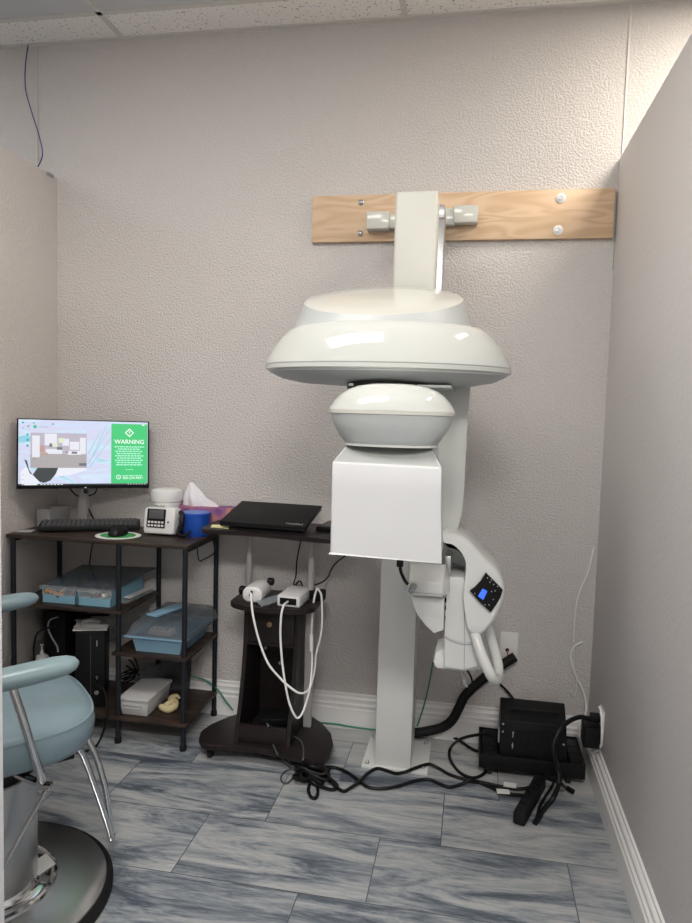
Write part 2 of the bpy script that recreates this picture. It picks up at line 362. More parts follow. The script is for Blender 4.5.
mk('white_warm').loft([top, top2, cap, cap2]).build('head_top_cover', h)
# rotary arm cover (large shell)
dc = (-.273, 2.15, 0); A_, B_ = .377, .262
mk('white').lathe(dc, [(1,1.513),(.990,1.524),(.965,1.544),(.925,1.570),(.875,1.595),(.82,1.615),(.77,1.627),(.70,1.633),(.4,1.638),(.0,1.639)], 96, A_, B_, 2.05).build('arm_cover', X)
mk('seam').lathe(dc, [(.985,1.5100),(.9985,1.5105),(.9985,1.5130),(.985,1.5135)], 96, A_, B_, 2.05).build('cover_seam', X)
mk('white').lathe(dc, [(.9,1.495),(.985,1.494),(1.003,1.498),(1.003,1.510),(.9,1.511)], 96, A_, B_, 2.05).build('cover_rim', X)
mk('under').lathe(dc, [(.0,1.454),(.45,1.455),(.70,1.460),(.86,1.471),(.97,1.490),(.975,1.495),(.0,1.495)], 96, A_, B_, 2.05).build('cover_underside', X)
mk('rubber').lathe((-.25,2.03,0), [(.115,1.439),(.12,1.44),(.12,1.458),(.0,1.458)], 40, 1, .9).build('bearing_ring', X)
mk('mgrey').box(-.355, -.065, 1.96, 2.30, 1.447, 1.455, .001).build('mounting_plate', X)
# detector head (dome and bowl) with white cover box
dm = (-.213, 1.825, 0); a_, b_ = .165, .128
D0 = mk('white').lathe(dm, [(1,1.381),(.975,1.390),(.92,1.404),(.83,1.420),(.71,1.433),(.56,1.443),(.35,1.449),(0,1.4505)], 80, a_, b_, 2.1).build('detector_dome', X)
mk('white_warm').lathe(dm, [(.97,1.370),(.997,1.371),(1.0,1.3805),(.97,1.3815)], 80, a_, b_, 2.25).build('dome_rim', D0)
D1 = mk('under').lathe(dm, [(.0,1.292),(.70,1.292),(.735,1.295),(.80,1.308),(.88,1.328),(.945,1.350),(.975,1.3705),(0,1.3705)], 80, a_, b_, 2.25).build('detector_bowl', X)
mk('white').lathe(dm, [(.70,1.287),(.745,1.288),(.745,1.294),(.70,1.295)], 80, a_, b_, 2.25).build('bowl_rim', D1)
c = mk('box_white')
F = [(-0.345, 1.704, 1.187), (-0.071, 1.704, 1.185), (-0.067, 1.700, 1.013), (-0.343, 1.700, 1.015)]
T_ = [(-0.347, 1.712, 1.247), (-0.073, 1.712, 1.244)]
K_ = [(-0.323, 1.800, 1.289), (-0.100, 1.800, 1.285)]
Bk = [(F[3][0], 1.89, F[3][2]), (F[2][0], 1.89, F[2][2]), (K_[0][0]-.01, 1.86, 1.30), (K_[1][0]+.01, 1.86, 1.30)]
def qd(*p): c.poly(p)
qd(F[3], F[2], F[1], F[0]); qd(F[0], F[1], T_[1], T_[0]); c.use('mgrey'); qd(T_[0], T_[1], K_[1], K_[0]); c.use('box_white'); qd(K_[0], K_[1], Bk[3], Bk[2])  # sloping hood face coloured grey for the shading of its recess
qd(F[3], F[0], T_[0], K_[0], Bk[2], Bk[0]); qd(F[2], F[1], T_[1], K_[1], Bk[3], Bk[1]); qd(F[3], F[2], Bk[1], Bk[0]); qd(Bk[0], Bk[1], Bk[3], Bk[2])
bmesh.ops.remove_doubles(c.bm, verts=c.bm.verts[:], dist=.0005)
bmesh.ops.bevel(c.bm, geom=[e for e in c.bm.edges if len(e.link_faces) == 2 and e.calc_face_angle(0) > .5], offset=.004, segments=3, profile=.5, affect='EDGES')
c.build('white_cover_box', X)
# rear vertical arm
ar = [(-0.014, 2.240, 1.490), (-0.015, 2.240, 1.437), (-0.019, 2.240, 1.358), (-0.020, 2.240, 1.246), (-0.021, 2.240, 1.134), (-0.026, 2.240, 1.053), (-0.032, 2.240, 1.001), (-0.089, 2.240, 0.988), (-0.140, 2.240, 0.985), (-0.158, 2.240, 1.481)]
mk('white').prism([(p[0], p[2]) for p in ar], 'y', 2.24, 2.37, .008, 3).build('rear_arm', X)
# carriage arm to column and curved control shell
pr = [(-0.106, 2.270, 0.985), (-0.041, 2.270, 0.986), (-0.012, 2.270, 0.964), (0.006, 2.270, 0.916), (0.012, 2.270, 0.771), (-0.005, 2.270, 0.770), (-0.008, 2.270, 0.882), (-0.049, 2.270, 0.889), (-0.067, 2.270, 0.898), (-0.103, 2.270, 0.896)]
mk('mgrey').prism([(p[0], p[2]) for p in pr], 'y', 2.27, 2.50, .002).build('carriage_shell', X)  # white shell coloured grey, its inner shadow put into the material
pr = [(-0.052, 2.340, 0.877), (-0.005, 2.340, 0.870), (-0.003, 2.340, 0.819), (-0.050, 2.340, 0.816)]
mk('mgrey').prism([(p[0], p[2]) for p in pr], 'y', 2.34, 2.36).build('slot_shade', X)  # dark sheet standing in for the shaded open gap beside the column
mk('white_matt').box(-.20, -.05, 2.36, 2.60, .74, .86, .01).build('carriage_block', X)
def puff(pts, yf, yb, inset, m, name, dome=.0):   # outline at depth yb, rounded towards yf
    cxx = sum(p[0] for p in pts)/len(pts); cz = sum(p[1] for p in pts)/len(pts)
    N_ = []
    m2 = len(pts)
    for i in range(m2):                            # densify with catmull-rom
        p0, p1, p2, p3 = pts[i-1], pts[i], pts[(i+1)%m2], pts[(i+2)%m2]
        for k in range(4):
            t = k/4; N_.append(tuple(.5*((2*p1[j])+(p2[j]-p0[j])*t+(2*p0[j]-5*p1[j]+4*p2[j]-p3[j])*t*t+(3*p1[j]-p0[j]-3*p2[j]+p3[j])*t**3) for j in (0,1)))
    rings = []
    for s_, y in ((1-inset*.3, yb+.01), (1, yb), (1, yf+.035), (1-inset*.12, yf+.018), (1-inset*.45, yf+.006), (1-inset, yf), (1-inset*2.2, yf-dome)):
        rings.append([(cxx+(a-cxx)*s_, y, cz+(b_-cz)*s_) for a, b_ in N_])
    return mk(m).loft(rings).build(name, X)
ct = [(-0.085, 2.170, 1.007), (-0.061, 2.170, 1.009), (-0.033, 2.170, 1.005), (-0.005, 2.170, 0.993), (0.023, 2.170, 0.968), (0.055, 2.170, 0.935), (0.090, 2.170, 0.903), (0.111, 2.170, 0.865), (0.116, 2.170, 0.825), (0.104, 2.170, 0.780), (0.085, 2.170, 0.737), (0.059, 2.170, 0.703), (0.032, 2.170, 0.689), (0.010, 2.170, 0.702), (-0.002, 2.170, 0.752), (-0.010, 2.170, 0.809), (-0.007, 2.170, 0.876), (-0.007, 2.170, 0.923), (-0.022, 2.170, 0.957), (-0.051, 2.170, 0.985), (-0.084, 2.170, 0.992)]
CB = puff([(p[0], p[2]) for p in ct], 2.135, 2.30, .10, 'white_lit', 'control_housing')
pq = [(0.055, 2.128, 0.897), (0.081, 2.128, 0.874), (0.108, 2.128, 0.848), (0.102, 2.128, 0.825), (0.091, 2.128, 0.803), (0.075, 2.128, 0.777), (0.042, 2.128, 0.805), (0.010, 2.128, 0.838), (0.026, 2.128, 0.852), (0.041, 2.128, 0.870), ]
CP = mk('black').prism([(p[0], p[2]) for p in pq], 'y', 2.122, 2.15, .0012).build('control_panel', X)
q = [(0.048, 2.120, 0.849), (0.062, 2.120, 0.842), (0.051, 2.120, 0.815), (0.035, 2.120, 0.825)]
mk('screen_blue').prism([(p[0], p[2]) for p in q], 'y', 2.1185, 2.123).build('display', CP)
for p in ((0.061, 2.120, 0.883), (0.069, 2.120, 0.870), (0.073, 2.120, 0.877), (0.080, 2.120, 0.864), (0.092, 2.120, 0.859), (0.025, 2.120, 0.832), (0.081, 2.120, 0.818), (0.069, 2.120, 0.800), (0.057, 2.120, 0.800), (0.075, 2.120, 0.842), (0.085, 2.120, 0.845)):
    mk('offwhite').obox((p[0], 2.1215, p[2]), (.0035, .002, .0022), 0, 0, .7).build('panel_button', CP)
# ridge line plate on the housing front
rg = [(-0.001, 2.150, 0.827), (0.014, 2.134, 0.820), (0.042, 2.132, 0.795), (0.039, 2.140, 0.739), (0.028, 2.160, 0.700)]
# lower chin column
cc = [(-0.061, 2.160, 0.814), (-0.054, 2.160, 0.865), (-0.007, 2.160, 0.869), (-0.004, 2.160, 0.818), (0.019, 2.160, 0.763), (0.035, 2.160, 0.675), (0.048, 2.160, 0.590), (-0.000, 2.160, 0.573), (-0.060, 2.160, 0.577), (-0.062, 2.160, 0.667)]
CC = mk('white_lit').prism([(p[0], p[2]) for p in cc], 'y', 2.165, 2.32, .004, 3).build('chin_column', X)
rr_ = [(-0.060, 2.150, 0.676), (-0.038, 2.150, 0.666), (-0.001, 2.150, 0.659), (0.036, 2.150, 0.664)]
mk('under').tube([(p[0], 2.168, p[2]) for p in rr_], .006, 8).build('grip_band', CC)
mk('seam').tube([(-0.007, 2.163, 0.817), (-0.001, 2.163, 0.703), (0.003, 2.163, 0.575)], .0008, 6).build('column_seam', CC)
fl = [(-0.095, 2.190, 0.582), (-0.071, 2.190, 0.599), (0.001, 2.190, 0.597), (0.058, 2.190, 0.609), (0.055, 2.190, 0.573), (-0.000, 2.190, 0.561), (-0.083, 2.190, 0.563)]
mk('white_lit').prism([(p[0], p[2]) for p in fl], 'y', 2.19, 2.33, .0015).build('foot_flange', X)
fl = [(-0.089, 2.220, 0.611), (-0.061, 2.220, 0.624), (-0.059, 2.220, 0.568), (-0.092, 2.220, 0.565)]
mk('white_lit').prism([(p[0], p[2]) for p in fl], 'y', 2.20, 2.33, .002).build('side_flange', X)
# chin rest
cr = [(-0.168, 2.020, 0.884), (-0.069, 2.020, 0.882), (-0.068, 2.020, 0.841), (-0.169, 2.020, 0.840)]
c1 = [(-0.174, 2.140, 0.906), (-0.066, 2.140, 0.913)]
c2 = [(-0.051, 2.120, 0.872), (-0.051, 2.120, 0.828)]
c = mk('white_lit')
c.poly([cr[3], cr[2], cr[1], cr[0]]); c.poly([cr[0], cr[1], c1[1], c1[0]]); c.poly([cr[1], cr[2], c2[1], c2[0]]); c.poly([cr[1], c2[0], c1[1]])
bl = (cr[3][0]+.0, 2.14, cr[3][2]); br = (c2[1][0], 2.14, c2[1][2])
c.poly([cr[0], c1[0], bl, cr[3]]); c.poly([cr[3], bl, br, c2[1], cr[2]]); c.poly([c1[0], c1[1], c2[0], c2[1], br, bl])
bmesh.ops.remove_doubles(c.bm, verts=c.bm.verts[:], dist=.0005)
bmesh.ops.bevel(c.bm, geom=[e for e in c.bm.edges if len(e.link_faces) == 2 and e.calc_face_angle(0) > .3], offset=.003, segments=2, profile=.5, affect='EDGES')
CR = c.build('chin_rest', X)
mk('seam').tube([(-0.168, 2.018, 0.849), (-0.068, 2.018, 0.848)], .0009, 6, 1).build('chin_rest_seam', CR)
q0 = (-0.154, 2.015, 0.868); q1 = (-0.157, 1.985, 0.861)
mk('seam').tube([q0, q1], .010, 16, 1).build('knob', CR)
mk('chrome').tube([q1, (q1[0]-.001, q1[1]-.004, q1[2]-.001)], .0085, 16, 1).build('knob_cap', CR)
bl_ = [(-0.163, 2.070, 0.823), (-0.065, 2.070, 0.823), (-0.063, 2.070, 0.730), (-0.091, 2.070, 0.717), (-0.119, 2.070, 0.740), (-0.141, 2.070, 0.768), (-0.156, 2.070, 0.796)]
mk('white_lit').prism([(p[0], p[2]) for p in bl_], 'y', 2.06, 2.085, .003).build('face_shield', CR)
for p in ((-0.063, 2.180, 0.789), (-0.062, 2.180, 0.764), (-0.060, 2.180, 0.731)): mk('black').obox(p, (.007,.01,.012)).build('height_stop', X)
mk('steel').box((-0.071, 2.200, 0.864)[0], (-0.051, 2.200, 0.866)[0], 2.18, 2.30, .84, .93, .003).build('support_rod', X)
# patient grab handle: U-shaped loop
h1 = [(0.028, 2.160, 0.707), (0.038, 2.140, 0.679), (0.058, 2.120, 0.634), (0.077, 2.110, 0.599), (0.089, 2.125, 0.574), (0.102, 2.160, 0.554), (0.110, 2.210, 0.545), (0.110, 2.270, 0.566), (0.096, 2.280, 0.615), (0.078, 2.270, 0.670), (0.063, 2.250, 0.708)]
mk('white_lit').tube(h1, .0165, 14).build('grab_handle', X)
mk('cable').tube([(-0.208, 2.100, 0.924), (-0.204, 2.100, 0.909), (-0.200, 2.100, 0.887), (-0.188, 2.100, 0.863), (-0.178, 2.090, 0.854)], .005, 8).obox((-0.204, 2.100, 0.915), (.020,.02,.022), bev=.003).build('head_cable', X)
mk('clear').tube([(-0.007, 2.250, 0.538), (0.004, 2.250, 0.509), (0.015, 2.250, 0.487)], .005, 8).build('drip_tube', X)
mk('cable').tube([(0.012, 2.250, 0.544), (0.026, 2.260, 0.518), (0.034, 2.260, 0.492)], .0035, 8).build('lower_cable', X)

# ------------------------------------------------------------------ shelving desk
S = thing('shelf_desk', 'dark walnut desk rack with charcoal steel legs and stepped shelves in the left corner', 'desk', (-1.47, 2.70, 0))
mk('rustic').box(-1.868, -1.077, 2.525, 2.872, .816, .831, .002).build('desk_top', S)
mk('rustic').box(-1.848, -1.350, 2.515, 2.86, .536, .548, .002).build('shelf', S)
mk('rustic').box(-1.392, -1.072, 2.515, 2.86, .368, .381, .002).build('shelf', S)
mk('rustic').box(-1.848, -1.072, 2.515, 2.86, .101, .114, .002).build('shelf', S)
def leg(x, y, z1=.816):
    l = mk('frame').lathe((x, y, 0), [(.0105,.02),(.0105,z1)], 12).build('leg', S)
    mk('rubber').lathe((x, y, 0), [(.014,0),(.014,.016),(.011,.024)], 12).build('foot', l)
for q in ((-1.842,2.535),(-1.372,2.535),(-1.090,2.535),(-1.842,2.862),(-1.355,2.862),(-1.088,2.866)): leg(*q)
for x in (-1.842,-1.088): mk('frame').box(x-.007, x+.007, 2.53, 2.865, .802, .816).build('side_rail', S)
for z in (.53,.362,.095): pass
hk = [(-1.07,2.60,.816),(-1.062,2.60,.765),(-1.062,2.62,.752),(-1.062,2.76,.752),(-1.062,2.78,.765),(-1.07,2.78,.816)]
mk('frame').tube(hk, .0028, 8, 1).build('side_hook', S)

# monitor
c00, c01, c10, c11 = [Vector(v) for v in ((-1.832, 2.544, 1.016), (-1.842, 2.565, 1.306), (-1.389, 2.828, 1.012), (-1.401, 2.848, 1.306))]
mc = (c00+c01+c10+c11)/4
MO = thing('monitor', 'flat computer monitor with a green warning screen on the left end of the desk', 'monitor', tuple(mc))
ux = (c10-c00); uz = (c01-c00); W_, H_ = ux.length, uz.length
ux.normalize(); uz = (uz - ux*uz.dot(ux)).normalized(); nn = ux.cross(uz)            # towards the viewer
def sp(u, v, d=0): return c00 + ux*(u*W_) + uz*(v*H_) + nn*d
def slab(mb, u0, u1, v0, v1, d0, d1, bev=0):
    return mb.hexa([sp(u0,v0,d0), sp(u1,v0,d0), sp(u1,v0,d1), sp(u0,v0,d1), sp(u0,v1,d0), sp(u1,v1,d0), sp(u1,v1,d1), sp(u0,v1,d1)], bev)
slab(mk('black'), 0, 1, 0, 1, -.022, 0, .002).build('housing', MO)
def screen_mat():
    m = mat('desktop_wallpaper', (.02,.02,.02), .35); nt = m.node_tree; b = nt.nodes['Principled BSDF']
    tc = nt.nodes.new('ShaderNodeTexCoord'); mp = nt.nodes.new('ShaderNodeMapping'); mp.inputs['Rotation'].default_value = (0,-.9,0); mp.inputs['Scale'].default_value = (5,5,17)
    n = nt.nodes.new('ShaderNodeTexNoise'); n.inputs['Scale'].default_value = .9; n.inputs['Detail'].default_value = 3; n.inputs['Distortion'].default_value = 1.0
    r = nt.nodes.new('ShaderNodeValToRGB'); e = r.color_ramp.elements
    e[0].position = .33; e[0].color = (.25,.62,.75,1); e[1].position = .75; e[1].color = (.70,.85,.95,1)
    for p, cc_ in ((.40,(.62,.78,.93,1)),(.5,(.66,.66,.86,1)),(.6,(.62,.72,.92,1))): q = e.new(p); q.color = cc_
    nt.links.new(tc.outputs['Object'], mp.inputs[0]); nt.links.new(mp.outputs[0], n.inputs[0]); nt.links.new(n.outputs[0], r.inputs[0])
    nt.links.new(r.outputs[0], b.inputs['Emission Color']); b.inputs['Emission Strength'].default_value = 1.0
    return m
SCN = slab(mk(screen_mat()), .012, .988, .05, .985, 0, .0006).build('screen', MO)
g_green = glow('screen_green', (.045,.60,.19), 1.0); g_white = glow('screen_white', (.92,1,.96), 1.0); g_text = glow('screen_mint_text', (.45,.92,.68), 1.0)
def flat(mname, name, rects, par=None, d=.0008):
    mb = mk(mname)
    for (u0,u1,v0,v1) in rects: slab(mb, u0,u1,v0,v1, d, d+.0003)
    return mb.build(name, par or SCN)
GP = flat(g_green, 'warning_panel', [(.700,.985,.072,.955)], MO, d=.0009)
# diamond sign with exclamation mark
def pl(mb, pts, d): mb.poly([sp(u,v,d) for u,v in pts])
dm_ = mk(g_white); cu_, cv_ = .842, .825; a1, b1 = .036, .066
k = .72
for s1, s2 in (((1,0),(0,1)),((0,1),(-1,0)),((-1,0),(0,-1)),((0,-1),(1,0))):
    pl(dm_, [(cu_+a1*s1[0],cv_+b1*s1[1]),(cu_+a1*s2[0],cv_+b1*s2[1]),(cu_+a1*k*s2[0],cv_+b1*k*s2[1]),(cu_+a1*k*s1[0],cv_+b1*k*s1[1])], .0016)
pl(dm_, [(cu_-.004,cv_+.028),(cu_+.004,cv_+.028),(cu_+.003,cv_-.008),(cu_-.003,cv_-.008)], .0016); pl(dm_, [(cu_-.003,cv_-.016),(cu_+.003,cv_-.016),(cu_+.003,cv_-.026),(cu_-.003,cv_-.026)], .0016)
dm_.build('warning_icon', GP)
text('warning_text', 'WARNING', .0255, sp(.842,.688,.0016), ux, uz, g_white, GP)
rects = []
for i in range(9):
    v = .615-.0335*i; w = (.118,.090,.112,.10,.112,.096,.112,.10,.104)[i]; u = .842-w
    while u < .842+w-.006:
        L_ = random.uniform(.012,.03); rects.append((u, min(u+L_,.842+w), v-.009, v+.009)); u += L_+.005
flat(g_text, 'paragraph_text', rects, GP, .0014)
flat(g_text, 'divider_line', [(.81,.874,.272,.280)], GP, .0014)
ph = mk(g_white)
for i in range(20):
    t0, t1 = 2*PI*i/20, 2*PI*(i+1)/20
    pl(ph, [(.758+.019*math.cos(t0),.165+.034*math.sin(t0)),(.758+.019*math.cos(t1),.165+.034*math.sin(t1)),(.758+.014*math.cos(t1),.165+.025*math.sin(t1)),(.758+.014*math.cos(t0),.165+.025*math.sin(t0))], .0016)
pl(ph, [(.751,.178),(.755,.180),(.765,.154),(.761,.150)], .0016)
ph.build('phone_icon', GP)
text('phone_number_text', '800-274-9471', .0150, sp(.872,.150,.0016), ux, uz, g_white, GP)
flat(g_text, 'caption_text', [(.785,.835,.180,.192),(.840,.88,.180,.192),(.885,.945,.180,.192)], GP, .0014)
flat(g_white, 'corner_mark', [(.94,.962,.935,.952)], GP, .0014)
# open picture window: photo of an office
pw = mk(glow('pic_wall', (.50,.46,.55))); slab(pw, .098,.512,.30,.80,.0009,.0012)
for mm, dd, rs_ in ((glow('pic_floor', (.42,.39,.40)), .0014, [(.098,.512,.30,.50)]),
    (glow('pic_light', (.80,.80,.88)), .0016, [(.11,.165,.45,.76),(.20,.29,.62,.79),(.21,.33,.50,.57),(.385,.455,.56,.68),(.33,.38,.62,.72),(.46,.505,.50,.74),(.37,.47,.49,.545)]),
    (glow('pic_dark', (.16,.16,.20)), .0019, [(.235,.255,.60,.65),(.29,.33,.56,.60),(.40,.44,.505,.535),(.125,.13,.415,.44),(.22,.225,.39,.40),(.455,.512,.33,.37),(.355,.375,.52,.535)]),
    (glow('pic_chair', (.52,.32,.28)), .0019, [(.165,.20,.52,.62),(.175,.225,.49,.515)]), (glow('pic_yellow', (.75,.78,.60)), .0020, [(.30,.345,.66,.73),(.26,.295,.60,.65)])):
    pw.use(mm)
    for u0,u1,v0,v1 in rs_: slab(pw,u0,u1,v0,v1,dd,dd+.0003)
pw.build('picture_window', SCN)
dk = mk(glow('wall_dark', (.035,.045,.05)))
pl(dk, [(.115,.20),(.15,.30),(.30,.30),(.285,.22),(.245,.12),(.20,.085),(.165,.10)], .0011); pl(dk, [(.055,.42),(.075,.40),(.09,.27),(.115,.20),(.095,.22),(.07,.34)], .0011)
dk.build('wallpaper_dark_shape', SCN)
wl = mk(glow('wall_white', (.82,.84,.93)))
pl(wl, [(.30,.30),(.285,.22),(.27,.17),(.40,.20),(.512,.27),(.512,.30)], .0010); pl(wl, [(.03,.07),(.03,.25),(.07,.32),(.115,.20),(.165,.10),(.17,.07)], .0010)
wl.build('wallpaper_light_shape', SCN)
lv = mk(glow('leaf_teal', (.18,.62,.68)))
for (ua, va, ub, vb) in ((.52,.36,.69,.88),(.53,.30,.695,.74),(.55,.45,.66,.92),(.52,.50,.62,.86)):
    pl(lv, [(ua,va),(ua+.006,va),(ub+.004,vb),(ub,vb)], .0010)
lv.build('wallpaper_lines', SCN)
tl = glow('icon_teal', (.02,.35,.42))
for q in [(.035,.052,.93,.95),(.075,.09,.88,.90),(.115,.128,.93,.945),(.07,.085,.76,.785),(.07,.085,.68,.71),(.07,.085,.60,.63),(.25,.27,.92,.935),(.04,.05,.86,.87)]: flat(tl, 'desktop_icon', [q], d=.0012)
cl_ = mk(glow('logo_green', (.03,.55,.36)))
pl(cl_, [(.13+.014*math.cos(2*PI*i/16), .885+.026*math.sin(2*PI*i/16)) for i in range(16)], .0013); cl_.build('round_icon', SCN)
tl = glow('cap_grey', (.35,.50,.62))
for q in [(.155,.225,.878,.888),(.035,.06,.845,.85),(.07,.10,.845,.85),(.035,.055,.66,.665),(.035,.055,.20,.205),(.035,.055,.13,.135)]: flat(tl, 'icon_caption', [q], d=.0012)
flat(glow('bar_dark', (.03,.035,.045)), 'taskbar', [(.012,.988,.05,.071)], d=.0009)
flat(g_white, 'taskbar_icons', [(.04,.05,.056,.066),(.055,.15,.054,.069)]+[(.17+.025*i,.185+.025*i,.056,.066) for i in range(7)]+[(.83+.022*i,.84+.022*i,.057,.064) for i in range(7)], d=.0013)
slab(mk('offwhite'), .495, .512, .004, .02, .0002, .0008).build('badge', MO)
# stand
st = mk('offwhite'); sb = Vector((-1.709, 2.835, 0.887)); sb.z = .829; 
bc = Vector((-1.664, 2.765, 1.150))
st.hexa([(sb.x-.019,sb.y-.012,.835),(sb.x+.019,sb.y-.012,.835),(sb.x+.019,sb.y+.012,.835),(sb.x-.019,sb.y+.012,.835),(bc.x-.019,bc.y,1.16),(bc.x+.019,bc.y,1.16),(bc.x+.019,bc.y+.024,1.16),(bc.x-.019,bc.y+.024,1.16)], .003)
st.build('stand_neck', MO)
slab(mk('black'), .40, .60, .35, .75, -.045, -.02, .004).build('mount', MO)
slab(mk('black'), .492, .522, -.075, .0, -.02, -.012, .002).build('neck_clip', MO)
mk('offwhite').lathe((sb.x, sb.y-.01, .829), [(.10,0),(.10,.006),(.09,.010),(0,.010)], 32, .62, .38).build('stand_base', MO)
tag(mk('cable').tube([(-1.756, 2.800, 1.001), (-1.743, 2.810, 0.978), (-1.724, 2.820, 0.960), (-1.676, 2.820, 0.963), (-1.642, 2.820, 0.978), (-1.620, 2.800, 1.008)], .003, 8).build('monitor_cable'), 'thin black cable looping just below the monitor in front of its neck', 'cable')
tag(mk('cable').tube([(-1.699, 2.860, 0.902), (-1.685, 2.870, 0.865), (-1.672, 2.872, 0.838), (-1.684, 2.884, 0.775), (-1.698, 2.884, 0.696), (-1.708, 2.884, 0.630)], .003, 8).build('power_cable'), 'thin black cable dropping behind the desk top toward the clear-lidded bins', 'cable')

# keyboard front
def keyboard(name, label, c, yaw, w, d, rows, cols, pitch=.07):
    K = thing(name, label, 'keyboard', c)
    R = Matrix.Rotation(yaw,3,'Z') @ Matrix.Rotation(pitch,3,'X')
    mk('kbd').obox(c, (w, d, .018), yaw, pitch, 0, .003).build('body', K)
    ks = mk('key')
    for r_ in range(rows):
        for q_ in range(cols):
            p = Vector(c)+R@Vector((-w/2+.012+(q_+.5)*(w-.024)/cols, -d/2+.010+(r_+.5)*(d-.020)/rows, .0125))
            ks.obox(p, ((w-.024)/cols-.004, (d-.020)/rows-.004, .007), yaw, pitch, 0, 0)
    o = ks.build('keys', K); o['kind'] = 'stuff'
    return K
keyboard('keyboard', 'black keyboard lying at an angle between the monitor stand and the mouse', (-1.612, 2.735, .850), .47, .41, .125, 5, 20)
# mouse pad and mouse
mp_ = thing('mouse_pad', 'round white and green pad under the computer mouse', 'mouse pad', (-1.405, 2.66, .829))
mk('paper').lathe((-1.432,2.640,.829), [(.088,0),(.090,.0015),(.088,.003),(0,.003)], 40, 1.05, .95).build('pad', mp_)
mk('green').lathe((-1.432,2.640,.832), [(.070,0),(.070,.0008),(0,.0008)], 40, 1.05, .9).build('green_print', mp_)
mo = thing('mouse', 'black computer mouse on the round green pad', 'mouse', (-1.40, 2.64, .833))
mk('black').lathe((-1.432,2.640,.833), [(.9,0),(1,.008),(.93,.020),(.75,.031),(.4,.037),(0,.038)], 24, .034, .052, 2.3).build('shell', mo)
mk('rubber').lathe((-1.432,2.608,.860), [(.004,-.003),(.006,0),(.004,.003)], 12, axis='x').build('scroll_wheel', mo)
# small grey carton
gc = thing('carton', 'small light grey cardboard carton at the left end of the desk', 'box', (-1.81, 2.76, .829))
mk('greybox').box(-1.858,-1.797,2.715,2.872,.8315,.908,.002).build('body', gc)
mk('black').box(-1.84,-1.815,2.74,2.765,.9078,.9085).build('opening', gc)
pr_ = mk('seam')
for z in (.878,.866,.858): pr_.box(-1.850,-1.806,2.7142,2.7152,z,z+.002)
pr_.build('printed_lines', gc)
tag(mk('greybox').obox((-1.83,2.60,.832), (.06,.05,.004), .2).build('card'), 'flat grey card at the left front corner of the desk', 'card')

# white handheld control unit
w0 = thing('control_unit', 'white boxy device with a black screen and keypad leaning on the desk', 'device', (-1.26, 2.70, .829))
dyaw = .12
R3 = Matrix.Rotation(-.02,3,'Z') @ Matrix.Rotation(-.16,3,'X')
dc_ = Vector((-1.272, 2.69, .894))
def dbox(mb, x, y, z, sx, sy, sz, bev=0): return mb.obox(dc_+R3@Vector((x,y,z)), (sx,sy,sz), -.02, -.16, 0, bev)
dbox(mk('plug_white'), 0, .03, 0, .142, .075, .112, .014).build('body', w0)
dbox(mk('black'), -.012, -.0085, .010, .082, .003, .078, .003).build('face', w0)
dbox(mk('key'), -.012, -.0105, .027, .066, .002, .038, .001).build('screen', w0)
kp = mk('plug_white')
for i in range(5):
    for j in range(2): dbox(kp, -.042+.015*i, -.011, -.006-.014*j, .010, .002, .008)
kp.build('keypad', w0)
kb_ = mk('black'); dbox(kb_, .042, -.0085, -.004, .006, .003, .008, .001); kb_.build('side_button', w0)
# wipes canister
cn = thing('wipes_canister', 'white wipes canister with a ribbed lid behind the white device', 'canister', (-1.30, 2.83, .829))
mk('plug_white').lathe((-1.298,2.812,.829), [(.056,0),(.060,.004),(.060,.105),(.058,.110),(.058,.118),(.061,.120),(.061,.131),(.058,.133)], 32).build('tub', cn)
mk('plug_white').lathe((-1.298,2.812,.829), [(.064,.133),(.066,.137),(.066,.168),(.063,.180),(.050,.187),(0,.188)], 32).build('lid', cn)
for i, z in enumerate((.936,.928,.920)): pass
text('wipes_text', 'Wipes', .032, (-1.318,2.7510,.945), (1,0,0), (0,0,1), 'seam', cn, ext=.0008)
# tissue box
tb = thing('tissue_box', 'purple and orange tissue carton with a white tissue sticking out', 'tissue box', (-1.13, 2.86, .829))
mk('purple').obox((-1.125,2.845,.887), (.245,.085,.112), -.02, 0, 0, .002).build('carton', tb)
ts = mk('tissue'); 
R_ = []
for z, w, d in ((.938,.055,.012),(.965,.05,.02),(.99,.038,.018),(1.015,.022,.014),(1.040,.006,.004)):
    R_.append([(-1.175-(z-.94)*.25+w*math.cos(t)*(1+.25*math.sin(3*t)), 2.842+d*math.sin(t)*(1+.5*math.cos(4*t)), z+.006*math.sin(5*t)) for t in [2*PI*i/20 for i in range(20)]])
ts.loft(R_); 
ts.hexa([(-1.14,2.835,.94),(-1.07,2.835,.94),(-1.07,2.85,.94),(-1.14,2.85,.94),(-1.18,2.838,1.0),(-1.085,2.838,.955),(-1.085,2.845,.96),(-1.18,2.845,1.0)])
ts.build('tissue', tb)
# blue tub
bt_ = thing('blue_tub', 'royal blue round plastic tub at the right end of the desk', 'tub', (-1.13, 2.77, .829))
mk('bluep').lathe((-1.137,2.755,.829), [(.054,0),(.057,.004),(.060,.088),(.062,.090),(.062,.098),(.0595,.100)], 36).build('tub', bt_)
mk('bluep2').lathe((-1.137,2.755,.9285), [(.057,0),(.057,.002),(.040,.0035),(0,.004)], 36).build('lid', bt_)
hs = mk('black').tube([(-1.188,2.715,.905),(-1.180,2.690,.88),(-1.186,2.675,.85),(-1.15,2.66,.842),(-1.125,2.668,.862)], .007, 8)
hs.tube([(-1.192,2.72,.93),(-1.176,2.70,.925),(-1.170,2.685,.90),(-1.176,2.68,.86)], .010, 8)
tag(hs.build('headset_strap'), 'black strap and plug draped between the white device and blue tub', 'strap')

